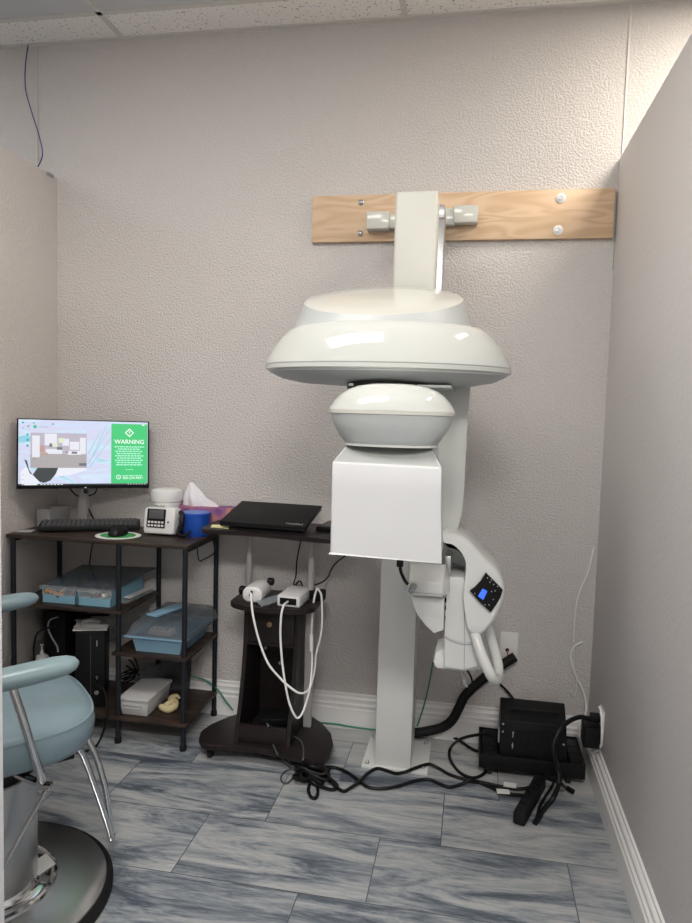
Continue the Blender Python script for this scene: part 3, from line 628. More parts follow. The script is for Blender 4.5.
# bins on the left shelf
def bin_open(name, label, x0, x1, y0, y1, z0, z1, m, group):
    t = thing(name, label, 'bin', ((x0+x1)/2, (y0+y1)/2, z0), group)
    b = mk(m); w = .003; i = .006
    b.hexa([(x0+i,y0+i,z0),(x1-i,y0+i,z0),(x1-i,y1-i,z0),(x0+i,y1-i,z0),(x0+i,y0+i,z0+.004),(x1-i,y0+i,z0+.004),(x1-i,y1-i,z0+.004),(x0+i,y1-i,z0+.004)])
    def wl_(a, c_): b.box(*a, z0, z1)
    b.box(x0,x1,y0,y0+w,z0,z0+(z1-z0)*.55); b.box(x0,x1,y1-w,y1,z0,z1); b.box(x0,x0+w,y0,y1,z0,z1); b.box(x1-w,x1,y0,y1,z0,z1)
    b.build('tub', t)
    mk('clear').box(x0,x1,y0-.001,y0+.001,z0+(z1-z0)*.5,z1).build('clear_front', t)
    return t
b1 = bin_open('storage_bin', 'left light blue bin of small colourful pieces on the upper shelf', -1.728, -1.576, 2.56, 2.84, .549, .612, 'binblue', 'blue bins on the upper shelf')
b2 = bin_open('storage_bin', 'right light blue bin of pink and white pieces on the upper shelf', -1.566, -1.418, 2.56, 2.84, .549, .612, 'binblue', 'blue bins on the upper shelf')
for (xa, xb, ms, nm, lb) in ((-1.715,-1.59,['orange','navy','pink','yellow','navy','orange'],'mixed_pieces','small orange, navy and pink pieces heaped inside the left blue bin'),(-1.553,-1.43,['pink','paper','black','pink','tissue','paper'],'mixed_pieces','small pink, white and black pieces heaped inside the right blue bin')):
    m_ = MB()
    for i in range(42):
        m_.use(ms[i % 6]); s_ = random.uniform(.012,.022)
        m_.obox((random.uniform(xa,xb), random.choice([random.uniform(2.568,2.60),random.uniform(2.57,2.80)]), .556+random.uniform(0,.045)), (s_*1.6,s_,s_*.7), random.uniform(0,3), random.uniform(-.6,.6), random.uniform(-.6,.6), .001)
    tag(m_.build(nm), lb, 'small parts', kind='stuff')
ld = thing('bin_lid', 'smoky clear flat lid lying across both blue bins on the upper shelf', 'lid', (-1.57,2.70,.62))
mk('smoke').hexa([(-1.735,2.555,.614),(-1.412,2.555,.618),(-1.36,2.85,.652),(-1.72,2.85,.640),(-1.735,2.555,.617),(-1.412,2.555,.621),(-1.36,2.85,.655),(-1.72,2.85,.643)]).build('panel', ld)
mk('clear').box(-1.735,-1.412,2.553,2.557,.606,.622).build('front_lip', ld)
tag(mk('clear').obox((-1.395,2.73,.556), (.05,.22,.012), -.1, 0, 0, .003).use('paper').obox((-1.395,2.74,.565), (.03,.16,.004), -.1).build('plastic_tray'), 'narrow clear tray with papers beside the right blue bin', 'tray')
# blue tray with smoked lid on the right shelf
t = thing('instrument_tray', 'powder blue tray under a smoked clear lid on the right shelf', 'tray', (-1.21, 2.69, .381))
tr = mk('trayblue')
def rect(x0,x1,y0,y1,z): return [(x0,y0,z),(x1,y0,z),(x1,y1,z),(x0,y1,z)]
tr.loft([rect(-1.306,-1.118,2.556,2.82,.3815), rect(-1.318,-1.104,2.545,2.835,.440), rect(-1.345,-1.092,2.530,2.845,.443), rect(-1.345,-1.092,2.530,2.845,.449), rect(-1.312,-1.110,2.552,2.828,.449), rect(-1.300,-1.124,2.562,2.815,.388)])
tr.build('tub', t)
lid = mk('smoke'); lid.loft([rect(-1.338,-1.070,2.535,2.85,.450), rect(-1.325,-1.082,2.560,2.845,.490), rect(-1.305,-1.098,2.60,2.84,.508)], caps=False); lid.poly(rect(-1.305,-1.098,2.60,2.84,.508))
lid.build('lid', t)
tag(mk('trayblue').obox((-1.235,2.70,.5155), (.055,.20,.010), -.30, 0, 0, .003).build('strip_pack'), 'pale blue strip pack lying on top of the smoked tray lid', 'pack')
tag(mk('offwhite').obox((-1.215,2.60,.456), (.10,.05,.022), 0, 0, 0, .004).box(-1.25,-1.235,2.575,2.60,.466,.476).box(-1.20,-1.185,2.575,2.60,.466,.476).build('plastic_block'), 'off-white plastic block inside the lidded blue tray', 'block')
# white bin, cream piece, smoked panel on the bottom shelf
t = thing('lidded_bin', 'white lidded storage bin on the bottom shelf', 'bin', (-1.33, 2.69, .114))
mk('offwhite').hexa([(-1.363,2.548,.114),(-1.252,2.548,.114),(-1.252,2.75,.114),(-1.363,2.75,.114),(-1.370,2.540,.176),(-1.245,2.540,.176),(-1.245,2.76,.176),(-1.370,2.76,.176)], .005).build('tub', t)
mk('offwhite').box(-1.374,-1.241,2.536,2.765,.176,.190,.004).build('lid', t)
mk('greybox').tube([(-1.352,2.5415,.158),(-1.272,2.5415,.158),(-1.276,2.543,.143),(-1.348,2.543,.143),(-1.352,2.5415,.158)], .0016, 6, 1).build('handle_outline', t)
c = mk('cream'); 
c.tube([(-1.235,2.63,.128),(-1.215,2.61,.132),(-1.185,2.605,.130),(-1.168,2.625,.134),(-1.175,2.65,.142),(-1.20,2.655,.15),(-1.175,2.66,.165),(-1.160,2.655,.155)], [.006,.014,.016,.014,.012,.013,.012,.006], 10)
c.tube([(-1.215,2.64,.125),(-1.20,2.62,.140),(-1.185,2.64,.150)], .012, 8)
c.lathe((-1.195,2.635,.114), [(.4,0),(1,.006),(.95,.018),(.6,.030),(.2,.034)], 14, .034, .024, 2.6)
tag(c.build('dental_impression'), 'small crumpled cream piece beside the white bin on the bottom shelf', 'impression')
tag(mk('smoke2').hexa([(-1.37,2.775,.115),(-1.20,2.850,.115),(-1.198,2.852,.115),(-1.368,2.777,.115),(-1.37,2.70,.235),(-1.19,2.845,.285),(-1.188,2.847,.285),(-1.368,2.702,.235)]).build('smoked_panel'), 'dark smoked plastic sheet leaning behind the white bin', 'panel')
tag(mk('black').obox((-1.40,2.76,.32), (.16,.12,.03), .2, 0, 0, .004).build('black_adapter'), 'flat black box tucked just under the right shelf beside the computer tower', 'adapter') if False else None
# computer tower
PC = t = thing('computer_tower', 'black desktop computer tower standing on the bottom shelf', 'computer', (-1.463,2.594,.114)); t.rotation_euler = (0,0,.45)
mk('blackm').box(-1.580,-1.463,2.60,2.86,.1145,.436,.004).build('case', t)
mk('black').box(-1.577,-1.466,2.594,2.60,.118,.433,.002).build('front_panel', t)
mk('greybox').box(-1.497,-1.494,2.5925,2.594,.375,.40).build('power_light', t)
mk('steel').lathe((-1.497,2.594,.178), [(.009,0),(.009,-.002),(.005,-.003),(0,-.003)], 14, axis='y').build('power_button', t)
mk('steel').lathe((-1.495,2.594,.243), [(.008,0),(.008,-.004),(.004,-.012),(0,-.012)], 12, axis='y').build('port_plug', t)
mk('key').box(-1.5205,-1.5190,2.5925,2.594,.13,.42).build('panel_seam', t)
tag(mk('blackm').box(-1.80,-1.70,2.68,2.86,.1145,.470,.006).obox((-1.68,2.76,.485), (.14,.12,.02), .2, .1, 0, .003).build('black_enclosure'), 'large black enclosure in shadow left of the computer tower', 'enclosure')
t = thing('paper_stack', 'loose white papers and packets piled on top of the computer tower', 'papers', (-1.52,2.70,.437))
for i, (x, y, a, w) in enumerate(((-1.550,2.640,.4,.135),(-1.545,2.66,-.1,.12),(-1.56,2.66,.8,.11),(-1.54,2.67,.3,.08))):
    mk('paper').obox((x,y,.4385+.0035*i), (w,.13,.0025), a, .03*(i%2), .03).build('sheet', t)
mk('greybox').tube([(-1.585,2.63,.457),(-1.56,2.62,.465),(-1.535,2.635,.462),(-1.52,2.65,.455)], .008, 8).build('packet', t)
t = thing('squeeze_bottle', 'small translucent bottle with a narrow nozzle left of the computer tower', 'bottle', (-1.79,2.60,.114))
bq = (-1.797, 2.660, 0.304)
mk('offwhite').lathe((bq[0],2.66,bq[2]-.16), [(.028,0),(.030,.006),(.030,.115),(.024,.135),(.010,.142)], 20).build('body', t)
mk('offwhite').lathe((bq[0],2.66,bq[2]-.16), [(.010,.142),(.010,.150),(.005,.158),(.004,.178),(.007,.181),(.006,.186)], 14).build('nozzle', t)
tag(mk('wire_grey').tube([(-1.708, 2.640, 0.463), (-1.745, 2.640, 0.447), (-1.755, 2.640, 0.411), (-1.736, 2.640, 0.369), (-1.713, 2.640, 0.336), (-1.708, 2.640, 0.310)], .0035, 8).build('grey_cable'), 'light grey cable looping at the left of the black enclosure', 'cable')
tag(mk('cable').tube([(-1.700, 2.620, 0.426), (-1.751, 2.620, 0.417), (-1.793, 2.620, 0.388), (-1.808, 2.620, 0.338), (-1.808, 2.620, 0.290), (-1.799, 2.620, 0.238)], .004, 8).build('black_cable'), 'black cable arching left of the computer tower above the armrest', 'cable')
tag(mk('cable').tube([(-1.495,2.573,.243),(-1.478,2.545,.232),(-1.426, 2.520, 0.220),(-1.390, 2.480, 0.178),(-1.383, 2.460, 0.126),(-1.400, 2.460, 0.063),(-1.435, 2.475, 0.006),(-1.451, 2.429, 0.006),(-1.480, 2.406, 0.006)], .0045, 8).build('power_cable'), 'black cable dropping from the tower front to the floor behind the chair', 'cable')
for i in range(5):
    tag(mk('cable').tube([(-1.455,2.72+.02*i,.19+.02*i),(-1.42,2.70+.02*i,.20+.012*i),(-1.405,2.74+.01*i,.22-.01*i),(-1.43,2.78,.17+.01*i),(-1.45,2.75-.02*i,.16+.015*i)], .0035, 6).build('coiled_cable'), 'black cable coiled in the tangle between the tower and the white bin', 'cable', 'tangled cables right of the computer tower')

# ------------------------------------------------------------------ laptop cart
C_ = thing('laptop_cart', 'dark espresso rolling laptop cart with a tilted top and open cabinet', 'cart', (-.75,2.6,0))
bo = [(-1.026,2.560),(-1.012,2.505),(-.985,2.468),(-.945,2.455),(-.90,2.468),(-.83,2.482),(-.75,2.484),(-.66,2.474),(-.58,2.450),(-.535,2.432),(-.500,2.452),(-.485,2.50),(-.487,2.58),(-.515,2.67),(-.57,2.75),(-.64,2.815),(-.72,2.85),(-.80,2.845),(-.88,2.80),(-.96,2.72),(-1.01,2.63)]
mk('espresso').prism(bo, 'z', .052, .076, .004).build('base_board', C_)
for q in ((-.965,2.51),(-.545,2.49),(-.90,2.74),(-.60,2.74)):
    w = mk('rubber').lathe((q[0]-.009,q[1],.023), [(.018,0),(.023,.004),(.023,.016),(.018,.020)], 18, axis='x').build('caster', C_)
    mk('black').box(q[0]-.014,q[0]+.014,q[1]-.012,q[1]+.012,.040,.052).build('caster_fork', w)
# cabinet side panels curve forward at the foot
def side(x): return [(x, 2.50,.077),(x,2.49,.10)]
prof = [(2.80,.077),(2.80,.588),(2.605,.588),(2.604,.50),(2.598,.42),(2.580,.32),(2.552,.22),(2.522,.14),(2.503,.077)]
mk('espresso').prism(prof, 'x', -.868, -.852, .0015).build('side_panel', C_)
mk('espresso').prism(prof, 'x', -.660, -.644, .0015).build('side_panel', C_)
mk('espresso').box(-.852,-.660,2.785,2.80,.077,.588).build('back_panel', C_)
mk('espresso').box(-.852,-.660,2.60,2.785,.435,.445).build('inner_shelf', C_)
dr = mk('espresso').box(-.851,-.661,2.600,2.615,.447,.582,.001).build('drawer_front', C_)
mk('brass').lathe((-.757,2.600,.527), [(.006,0),(.006,-.010),(.011,-.013),(.012,-.018),(.008,-.022),(0,-.023)], 16, axis='y').build('knob', dr)
mk('espresso').box(-.852,-.660,2.507,2.523,.077,.148,.001).build('kick_rail', C_)
# mid shelf, rounded
ms = []
for i in range(25):
    a = PI + PI*i/24; ms.append((-.750+.172*math.cos(a), 2.60+.075*math.sin(a)))
ms += [(-.578,2.80),(-.922,2.80)]
mk('espresso').prism(ms, 'z', .589, .609, .003).build('middle_shelf', C_)
for x, y in ((-.9,2.755),(-.620,2.70)):
    p_ = mk('post').box(x-.0165, x+.0165, y-.010, y+.010, .077 if x > -.8 else .609, .60 if x > -.8 else .612, .002) if x > -.8 else None
    if p_: p_.build('lower_post', C_)
    mk('post').lathe((x,y+.0,.60), [(.013,0),(.013,.275)], 14).build('upper_post', C_)
    mk('black').lathe((x+.022,y,.845), [(.010,0),(.012,.006),(.012,.022),(.009,.026)], 12).build('clamp_knob', C_)
mk('black').box(-.640,-.560,2.685,2.72,.610,.650,.004).build('post_bracket', C_)
tp = [(-1.045,2.585),(-1.028,2.560),(-1.0,2.553),(-.90,2.566),(-.80,2.566),(-.70,2.548),(-.60,2.527),(-.55,2.520),(-.47,2.520),(-.452,2.535),(-.448,2.60),(-.455,2.84),(-1.05,2.84),(-1.055,2.70)]
mk('espresso').prism(tp, 'z', .877, .896, .003).build('top_board', C_)
ci = thing('router', 'small black box with cables inside the open cart cabinet', 'device', (-.75,2.62,.08))
mk('black').obox((-.745,2.66,.12),(.13,.10,.03),.3,0,0,.004).build('body', ci)
for i, (x, z) in enumerate(((-.83,.36),(-.76,.30),(-.745,.22),(-.70,.20),(-.715,.36))):
    tag(mk('greybox').lathe((x,2.784,z), [(.006,0),(.006,-.003),(.003,-.004),(0,-.004)], 10, axis='y').build('cam_fitting'), 'small round metal fitting on the dark back panel of the cart cabinet', 'fitting', 'fittings inside the cart cabinet') if False else None
for (x, z) in ((-.83,.36),(-.765,.30),(-.745,.22),(-.705,.20)):
    mk('greybox').lathe((x,2.784,z), [(.007,0),(.007,-.003),(.003,-.004),(0,-.004)], 10, axis='y').build('cam_fitting', C_)
# laptop
lp = thing('laptop', 'closed matt black laptop lying on top of the cart', 'laptop', (-.78,2.68,.90))
A1, A2, A3, A4 = Vector((-0.970, 2.585, 0.927)), Vector((-0.617, 2.560, 0.928)), Vector((-0.604, 2.800, 0.979)), Vector((-0.959, 2.820, 0.979))
upv = Vector((0,0,1))
def sheet(mb, off, th, ins=0):
    cen = (A1+A2+A3+A4)/4
    q = [p+(cen-p)*ins for p in (A1,A2,A3,A4)]
    return mb.hexa([p+upv*(off-th) for p in q]+[p+upv*off for p in q], .002)
sheet(mk('laptop'), 0, .009).build('lid', lp)
sheet(mk('black'), -.0095, .010, .01).build('base', lp)
lu = (A2-A1).normalized(); lv_ = (A4-A1).normalized()
text('laptop_logo', 'ThinkPad', .019, A2+lu*-.050+lv_*.020+upv*.0008, (A2-A1), (A4-A1), 'greybox', lp)
rs = thing('laptop_riser', 'thin black sloping stand under the closed laptop', 'stand', (-.78,2.68,.896))
mk('black').hexa([(-.935,2.590,.896),(-.625,2.575,.896),(-.66,2.79,.896),(-.90,2.80,.896),(-.935,2.590,.902),(-.625,2.575,.902),(-.66,2.79,A3.z-.030),(-.90,2.80,A4.z-.030)]).build('wedge', rs)
tag(mk('black').obox((-.535,2.74,.905),(.11,.17,.018),-.1,0,0,.004).use('key').obox((-.535,2.72,.9155),(.08,.10,.003),-.1).build('charger'), 'small black charger dock beside the laptop on the cart', 'charger')
nt_ = thing('sticky_note', 'pale yellow notes under the left front corner of the laptop', 'notes', (-1.0,2.62,.896))
mk('yellow').obox((-.985,2.635,.8975),(.07,.06,.002),.3).build('sheet', nt_); mk('yellow').obox((-.965,2.612,.899),(.07,.04,.0015),-.1,.05).build('sheet', nt_)
# devices on the cart middle shelf
PS = t = thing('power_supply', 'white rectangular power supply with a black socket on the cart shelf', 'power supply', (-.69,2.62,.609))
pa = [(-0.732, 2.560, 0.658), (-0.642, 2.560, 0.653), (-0.645, 2.560, 0.618), (-0.731, 2.560, 0.617)]
mk('plug_white').obox((-.672,2.648,.6315),(.094,.17,.044),-.06,0,0,.007).build('body', t)
mk('black').obox((-.678,2.5635,.632),(.068,.004,.026),-.06,0,0,.002).build('socket', t)
SB = t = thing('scanner_base', 'rounded white device with black end caps at the left of the cart shelf', 'device', (-.83,2.63,.609))
mk('plug_white').lathe((-.825,2.60,.645), [(.0,-.035),(.028,-.034),(.036,-.028),(.038,.0),(.036,.10),(.030,.12),(0,.122)], 24, 1.1, .85, 2.6, 'y').build('body', t)
mk('black').lathe((-.876,2.61,.650), [(.014,-.014),(.018,-.010),(.018,.008),(.014,.010)], 16, axis='x').build('end_cap', t)
mk('black').lathe((-.790,2.69,.672), [(.010,-.010),(.016,-.006),(.016,.014),(.010,.018)], 16, axis='x').build('end_cap', t)
mk('black').obox((-.828,2.563,.652),(.010,.006,.022),0,0,.4,.002).build('cable_port', t)
tag(mk('clear').obox((-.755,2.62,.618),(.035,.16,.004),-.45,0,.5).build('plastic_wrap'), 'clear plastic sleeve lying between the two white devices on the cart', 'wrap')
W1 = [(-.828,2.558,.650),(-0.817, 2.530, 0.656),(-0.798, 2.500, 0.587),(-0.769, 2.490, 0.495),(-0.729, 2.480, 0.413),(-0.680, 2.480, 0.359),(-0.641, 2.480, 0.328),(-0.608, 2.490, 0.305),(-0.588, 2.520, 0.298),(-0.582, 2.580, 0.303),(-0.577, 2.620, 0.357),(-0.574, 2.620, 0.410),(-0.560, 2.620, 0.472),(-0.555, 2.630, 0.529),(-0.564, 2.660, 0.601),(-0.573, 2.680, 0.639),(-0.592, 2.690, 0.660)]
mk('wire_white').tube(W1, .0042, 10).build('cable', SB)
W2 = [(-.678,2.560,.632),(-0.682, 2.520, 0.630),(-0.686, 2.508, 0.610),(-0.688, 2.503, 0.584),(-0.688, 2.500, 0.519),(-0.677, 2.490, 0.426),(-0.660, 2.480, 0.342),(-0.643, 2.480, 0.270),(-0.623, 2.480, 0.225),(-0.609, 2.490, 0.207),(-0.593, 2.500, 0.228),(-0.582, 2.530, 0.279),(-0.583, 2.580, 0.323),(-0.587, 2.610, 0.392),(-0.594, 2.620, 0.468),(-0.596, 2.630, 0.546),(-0.597, 2.660, 0.618),(-0.589, 2.675, 0.664)]
mk('wire_white').tube(W2, .0042, 10).tube([(-0.593, 2.612, 0.491),(-0.591, 2.612, 0.427)], .0075, 10, 1).build('cable', PS)
tag(mk('cable').tube([(-0.691, 2.800, 0.829), (-0.706, 2.800, 0.743), (-0.706, 2.790, 0.682), (-0.741, 2.895, 0.615), (-0.707, 2.834, 0.615), (-0.694, 2.853, 0.620), (-0.705, 2.857, 0.640), (-0.723, 2.862, 0.620), (-0.679, 2.825, 0.615)], .003, 8).build('black_cable'), 'thin black cable hanging under the cart top to a coil on its shelf', 'cable')
tag(mk('cable').tube([(-0.612, 2.720, 0.663), (-0.596, 2.800, 0.657), (-0.581, 2.850, 0.668), (-0.573, 2.870, 0.694), (-0.554, 2.880, 0.724), (-0.516, 2.880, 0.757), (-0.486, 2.880, 0.793)], .003, 8).build('black_cable'), 'thin black cable curving across the wall from the cart post to the machine', 'cable')

# ------------------------------------------------------------------ outlets
def plate(name, label, x, z, w=.072, h=.117):
    t = thing(name, label, 'wall plate', (x, YW, z))
    mk('trim').box(x-w/2, x+w/2, YW-.006, YW, z-h/2, z+h/2, .002).build('plate', t)
    return t
t = plate('wall_plate', 'white blank wall plate with a dark wire hole low on the back wall', .182, .422)
mk('black').lathe((.176,YW-.006,.405), [(.008,0),(.008,-.001),(0,-.001)], 12, axis='y').build('wire_hole', t)
tag(mk('red').tube([(.176,YW-.006,.405),(.178,YW-.018,.392),(.183,YW-.022,.378)], .0025, 6).build('red_wire'), 'short reddish wire coming out of the wall plate hole', 'wire')
pz = (-1.162, 2.895, 0.451)
plate('wall_outlet', 'white wall outlet plate behind the lidded blue tray', pz[0], pz[2]-.02, .085, .09)
t = thing('wall_outlet', 'white outlet plate on the right partition above the baseboard', 'wall outlet', (XR, 2.62, .25))
mk('trim').box(XR-.006, XR, 2.575, 2.650, .186, .312, .002).build('plate', t)
AD = t = thing('power_adapter', 'black plug-in power adapter on the right partition outlet', 'adapter', (XR-.04,2.63,.22))
mk('black').box(XR-.067, XR-.0065, 2.575, 2.66, .172, .250, .004).build('body', t)
mk('cable').tube([(0.497, 2.610, 0.287), (.466,2.60,.275), (0.426, 2.580, 0.285), (0.381, 2.550, 0.275), (0.347, 2.520, 0.251), (0.328, 2.500, 0.206), (0.334, 2.490, 0.164), (0.347, 2.490, 0.121), (0.350, 2.470, 0.084), (0.331, 2.464, 0.030), (0.301, 2.428, 0.010), (0.264, 2.344, 0.008)], .0085, 10).obox((.483,2.607,.278), (.035,.03,.028), 0,0,0,.004).tube([(0.279, 2.371, 0.012), (0.259, 2.331, 0.008)], .0095, 10, 1).build('power_cord', AD)
mk('cable').tube([(0.303, 2.610, 0.030), (0.329, 2.500, 0.077), (0.353, 2.470, 0.085), (0.388, 2.563, 0.020), (0.412, 2.556, 0.012)], .007, 8).tube([(0.394, 2.575, 0.014), (0.414, 2.556, 0.012)], .0095, 10, 1).build('cord_stub', AD)
mk('cable').tube([(0.343, 2.500, 0.086), (0.334, 2.550, 0.020), (0.309, 2.505, 0.008), (0.286, 2.441, 0.008), (0.269, 2.369, 0.008)], .005, 8).build('thin_cord', AD)
tag(mk('wire_white').tube([(0.495, 2.888, 0.863), (0.477, 2.888, 0.756), (0.449, 2.888, 0.672), (0.436, 2.888, 0.584), (0.436, 2.888, 0.464)], .0032, 6).build('white_wire'), 'thin white wire running down the wall near the right corner', 'wire')
mk('wire_white').tube([(0.471, 2.885, 0.470), (0.439, 2.885, 0.445), (0.428, 2.885, 0.402), (0.448, 2.885, 0.333), (0.480, 2.880, 0.273), (0.493, 2.870, 0.227), (0.488, 2.830, 0.198), (0.453, 2.760, 0.168), (0.458, 2.700, 0.141), (0.487, 2.640, 0.134), (0.502, 2.580, 0.177), (0.502, 2.560, 0.235), (0.501, 2.585, 0.299), (0.494, 2.600, 0.325)], .0042, 8).build('white_cord', AD)
tag(mk('wire_white').tube([(0.440, 2.890, 0.439), (0.439, 2.890, 0.380), (0.453, 2.890, 0.323), (0.456, 2.886, 0.258), (0.445, 2.886, 0.240), (0.436, 2.886, 0.264)], .0015, 6).build('white_wire'), 'very thin white wire with a small hook end beside the white cord', 'wire')

# ------------------------------------------------------------------ transformer on wheeled tray
t = thing('wheeled_tray', 'black wheeled tray under the transformer box in the right corner', 'tray', (.27,2.72,0))
m_ = mk('blackm'); 
m_.box(.074,.462,2.618,2.842,.034,.042).box(.074,.462,2.612,2.620,.034,.088,.001).box(.074,.462,2.838,2.846,.034,.088,.001).box(.074,.080,2.62,2.84,.034,.088).box(.456,.462,2.62,2.84,.034,.088)
m_.box(.086,.143,2.63,2.83,.080,.086,.001); m_.box(.41,.455,2.63,2.83,.080,.086,.001)
m_.build('pan', t)
sl = mk('rubber')
for k in range(3):
    sl.box(.094,.135,2.66+.05*k,2.672+.05*k,.086,.0875); sl.box(.417,.450,2.66+.05*k,2.672+.05*k,.086,.0875)
sl.build('vent_slots', t)
for q in ((.115,2.640),(.405,2.640),(.115,2.81),(.42,2.81)):
    w = mk('rubber').lathe((q[0]-.010,q[1],.017), [(.013,0),(.017,.003),(.017,.017),(.013,.020)], 16, axis='x').build('caster', t)
    mk('black').box(q[0]-.013,q[0]+.013,q[1]-.010,q[1]+.010,.028,.034).build('caster_plate', w)
TB = t = thing('transformer_box', 'black metal transformer box with vents, standing in the wheeled tray', 'transformer', (.275,2.72,.042))
m_ = mk('blackm').hexa([(.148,2.630,.043),(.398,2.630,.043),(.398,2.79,.043),(.148,2.79,.043),(.150,2.640,.218),(.390,2.640,.218),(.398,2.775,.252),(.150,2.775,.252)], .003); m_.build('case', t)
vt = mk('rubber')
for i in range(14):
    for z in (.185,.135): vt.box(.208+.0095*i, .213+.0095*i, 2.6335-.001, 2.637, z-.030, z, 0)
vt.build('vent_grille', t)
sc_ = mk('greybox')
for x, z in ((.158,.205),(.158,.175),(.382,.150),(.170,.06),(.196,.175),(.196,.125)): sc_.lathe((x,2.634,z), [(.0035,0),(.0035,-.003),(0,-.003)], 8, axis='y')
sc_.obox((.196,2.6325,.168), (.003,.003,.022)); sc_.obox((.196,2.6315,.125), (.003,.003,.022))
sc_.build('front_screw', t)
hdl = mk('rubber').tube([(.192,2.70,.236),(.20,2.70,.243),(.35,2.70,.243),(.358,2.70,.236)], .0045, 8).build('carry_handle', t)
mk('greybox').box(.1435,.1485,2.665,2.70,.115,.165).build('inlet_plate', t)
# power strip
e0, e1 = Vector((0.296, 2.572, 0.045)), Vector((0.208, 2.322, 0.045))
PW_ = t = thing('power_strip', 'black power strip propped on the floor in front of the wheeled tray', 'power strip', tuple((e0+e1)/2))
dv = (e1-e0); yaw = math.atan2(dv.y, dv.x)
cen = (e0+e1)/2; cen.z = .026
mk('rubber').obox(cen, (dv.length+.02,.042,.050), yaw, 0, 0, .008).build('body', t)
so = mk('black')
for k in range(4): so.obox(cen+dv.normalized()*(-.075+.05*k)+Vector((0,0,.0265)), (.030,.024,.003), yaw, 0, 0, .001)
so.build('sockets', t)

# conduit and cables around the machine foot
cd = [(-0.196, 2.840, 0.032), (-0.147, 2.840, 0.044), (-0.079, 2.850, 0.064), (-0.037, 2.855, 0.099), (-0.011, 2.860, 0.152), (0.016, 2.860, 0.212), (0.082, 2.865, 0.283), (0.145, 2.865, 0.340), (0.207, 2.868, 0.389)]
mb = mk('rubber'); mb.tube(cd, .0195, 14, 8)
tag(mb.build('cable_conduit'), 'thick black corrugated cable sleeve rising to the wall plate', 'conduit')
tag(mk('cable').tube([(0.152, 2.875, 0.265), (0.182, 2.875, 0.238), (0.213, 2.870, 0.205), (0.222, 2.840, 0.202)], .005, 8).build('black_cable'), 'short black cable running from behind the grab handle to the transformer box', 'cable')
tag(mk('wire_green').tube([(-0.126, 2.860, 0.339), (-0.137, 2.860, 0.250), (-0.153, 2.865, 0.160), (-0.171, 2.860, 0.091), (-0.181, 2.850, 0.059)], .0032, 8).build('green_cable'), 'thin dark green cable hanging beside the machine column', 'cable')
tag(mk('wire_green').tube([(-1.201, 2.860, 0.171), (-1.131, 2.862, 0.159), (-1.068, 2.860, 0.120), (-1.021, 2.860, 0.061), (-0.975, 2.892, 0.006), (-.80,2.868,.008), (-0.558, 2.868, 0.020), (-0.470, 2.868, 0.016), (-0.340, 2.868, 0.013)], .0035, 8).build('green_cable'), 'long green cable running along the baseboard behind the cart', 'cable')
cab = {
 'a': [(-0.181, 2.862, 0.010), (-0.127, 2.885, 0.010), (-0.064, 2.891, 0.010), (-0.014, 2.876, 0.010), (0.024, 2.831, 0.010), (0.057, 2.796, 0.010), (0.085, 2.781, 0.012)],
 'b': [(0.121, 2.690, 0.138), (0.090, 2.670, 0.140), (0.036, 2.620, 0.149), (-0.005, 2.600, 0.138), (-0.037, 2.749, 0.030), (-0.039, 2.713, 0.010), (-0.020, 2.652, 0.007), (0.012, 2.598, 0.007), (0.053, 2.580, 0.007), (0.087, 2.609, 0.007), (0.106, 2.651, 0.007)],
 'c': [(-0.512, 2.494, 0.020), (-0.483, 2.527, 0.010), (-0.449, 2.526, 0.007), (-0.404, 2.499, 0.007), (-0.354, 2.449, 0.007), (-0.324, 2.425, 0.007), (-0.291, 2.423, 0.007), (-0.252, 2.435, 0.007), (-0.211, 2.462, 0.007), (-0.163, 2.505, 0.007), (-0.114, 2.528, 0.007), (-0.075, 2.512, 0.007), (-0.035, 2.493, 0.007), (0.002, 2.516, 0.007), (0.038, 2.533, 0.016), (0.079, 2.549, 0.007), (0.122, 2.524, 0.007), (0.164, 2.494, 0.010), (0.217, 2.489, 0.012), (0.240, 2.480, 0.020)],
 'd': [(-0.505, 2.465, 0.020), (-0.461, 2.418, 0.012), (-0.410, 2.377, 0.007), (-0.387, 2.403, 0.007), (-0.363, 2.434, 0.014), (-0.342, 2.514, 0.007), (-0.310, 2.563, 0.007), (-0.267, 2.554, 0.007), (-0.234, 2.538, 0.010), (-0.200, 2.538, 0.020), (-0.169, 2.570, 0.021), (-0.133, 2.605, 0.021), (-0.108, 2.623, 0.017), (-0.072, 2.616, 0.007), (-0.038, 2.586, 0.007), (0.005, 2.567, 0.007), (0.039, 2.560, 0.007), (0.097, 2.553, 0.007), (0.153, 2.536, 0.010), (0.219, 2.529, 0.013), (0.260, 2.521, 0.030)]}
mk('cable').tube(cab['a'], .006, 8).build('power_cord', TB)
mk('cable').tube(cab['b'], .006, 8).use('rubber').tube([(0.136, 2.700, 0.133), (0.098, 2.680, 0.138)], .011, 10, 1).build('power_cord', TB)
o = mk('cable').tube(cab['c'], .0062, 8).build('power_cord', PW_)
mk('paper').obox((0.160, 2.485, 0.020), (.045,.022,.006), .12, 0,0).build('label_tag', o)
o = mk('cable').tube(cab['d'], .0062, 8).build('power_cord', PW_)
mk('paper').obox((0.186, 2.529, 0.024), (.045,.024,.006), -.08, 0,0).build('label_tag', o)
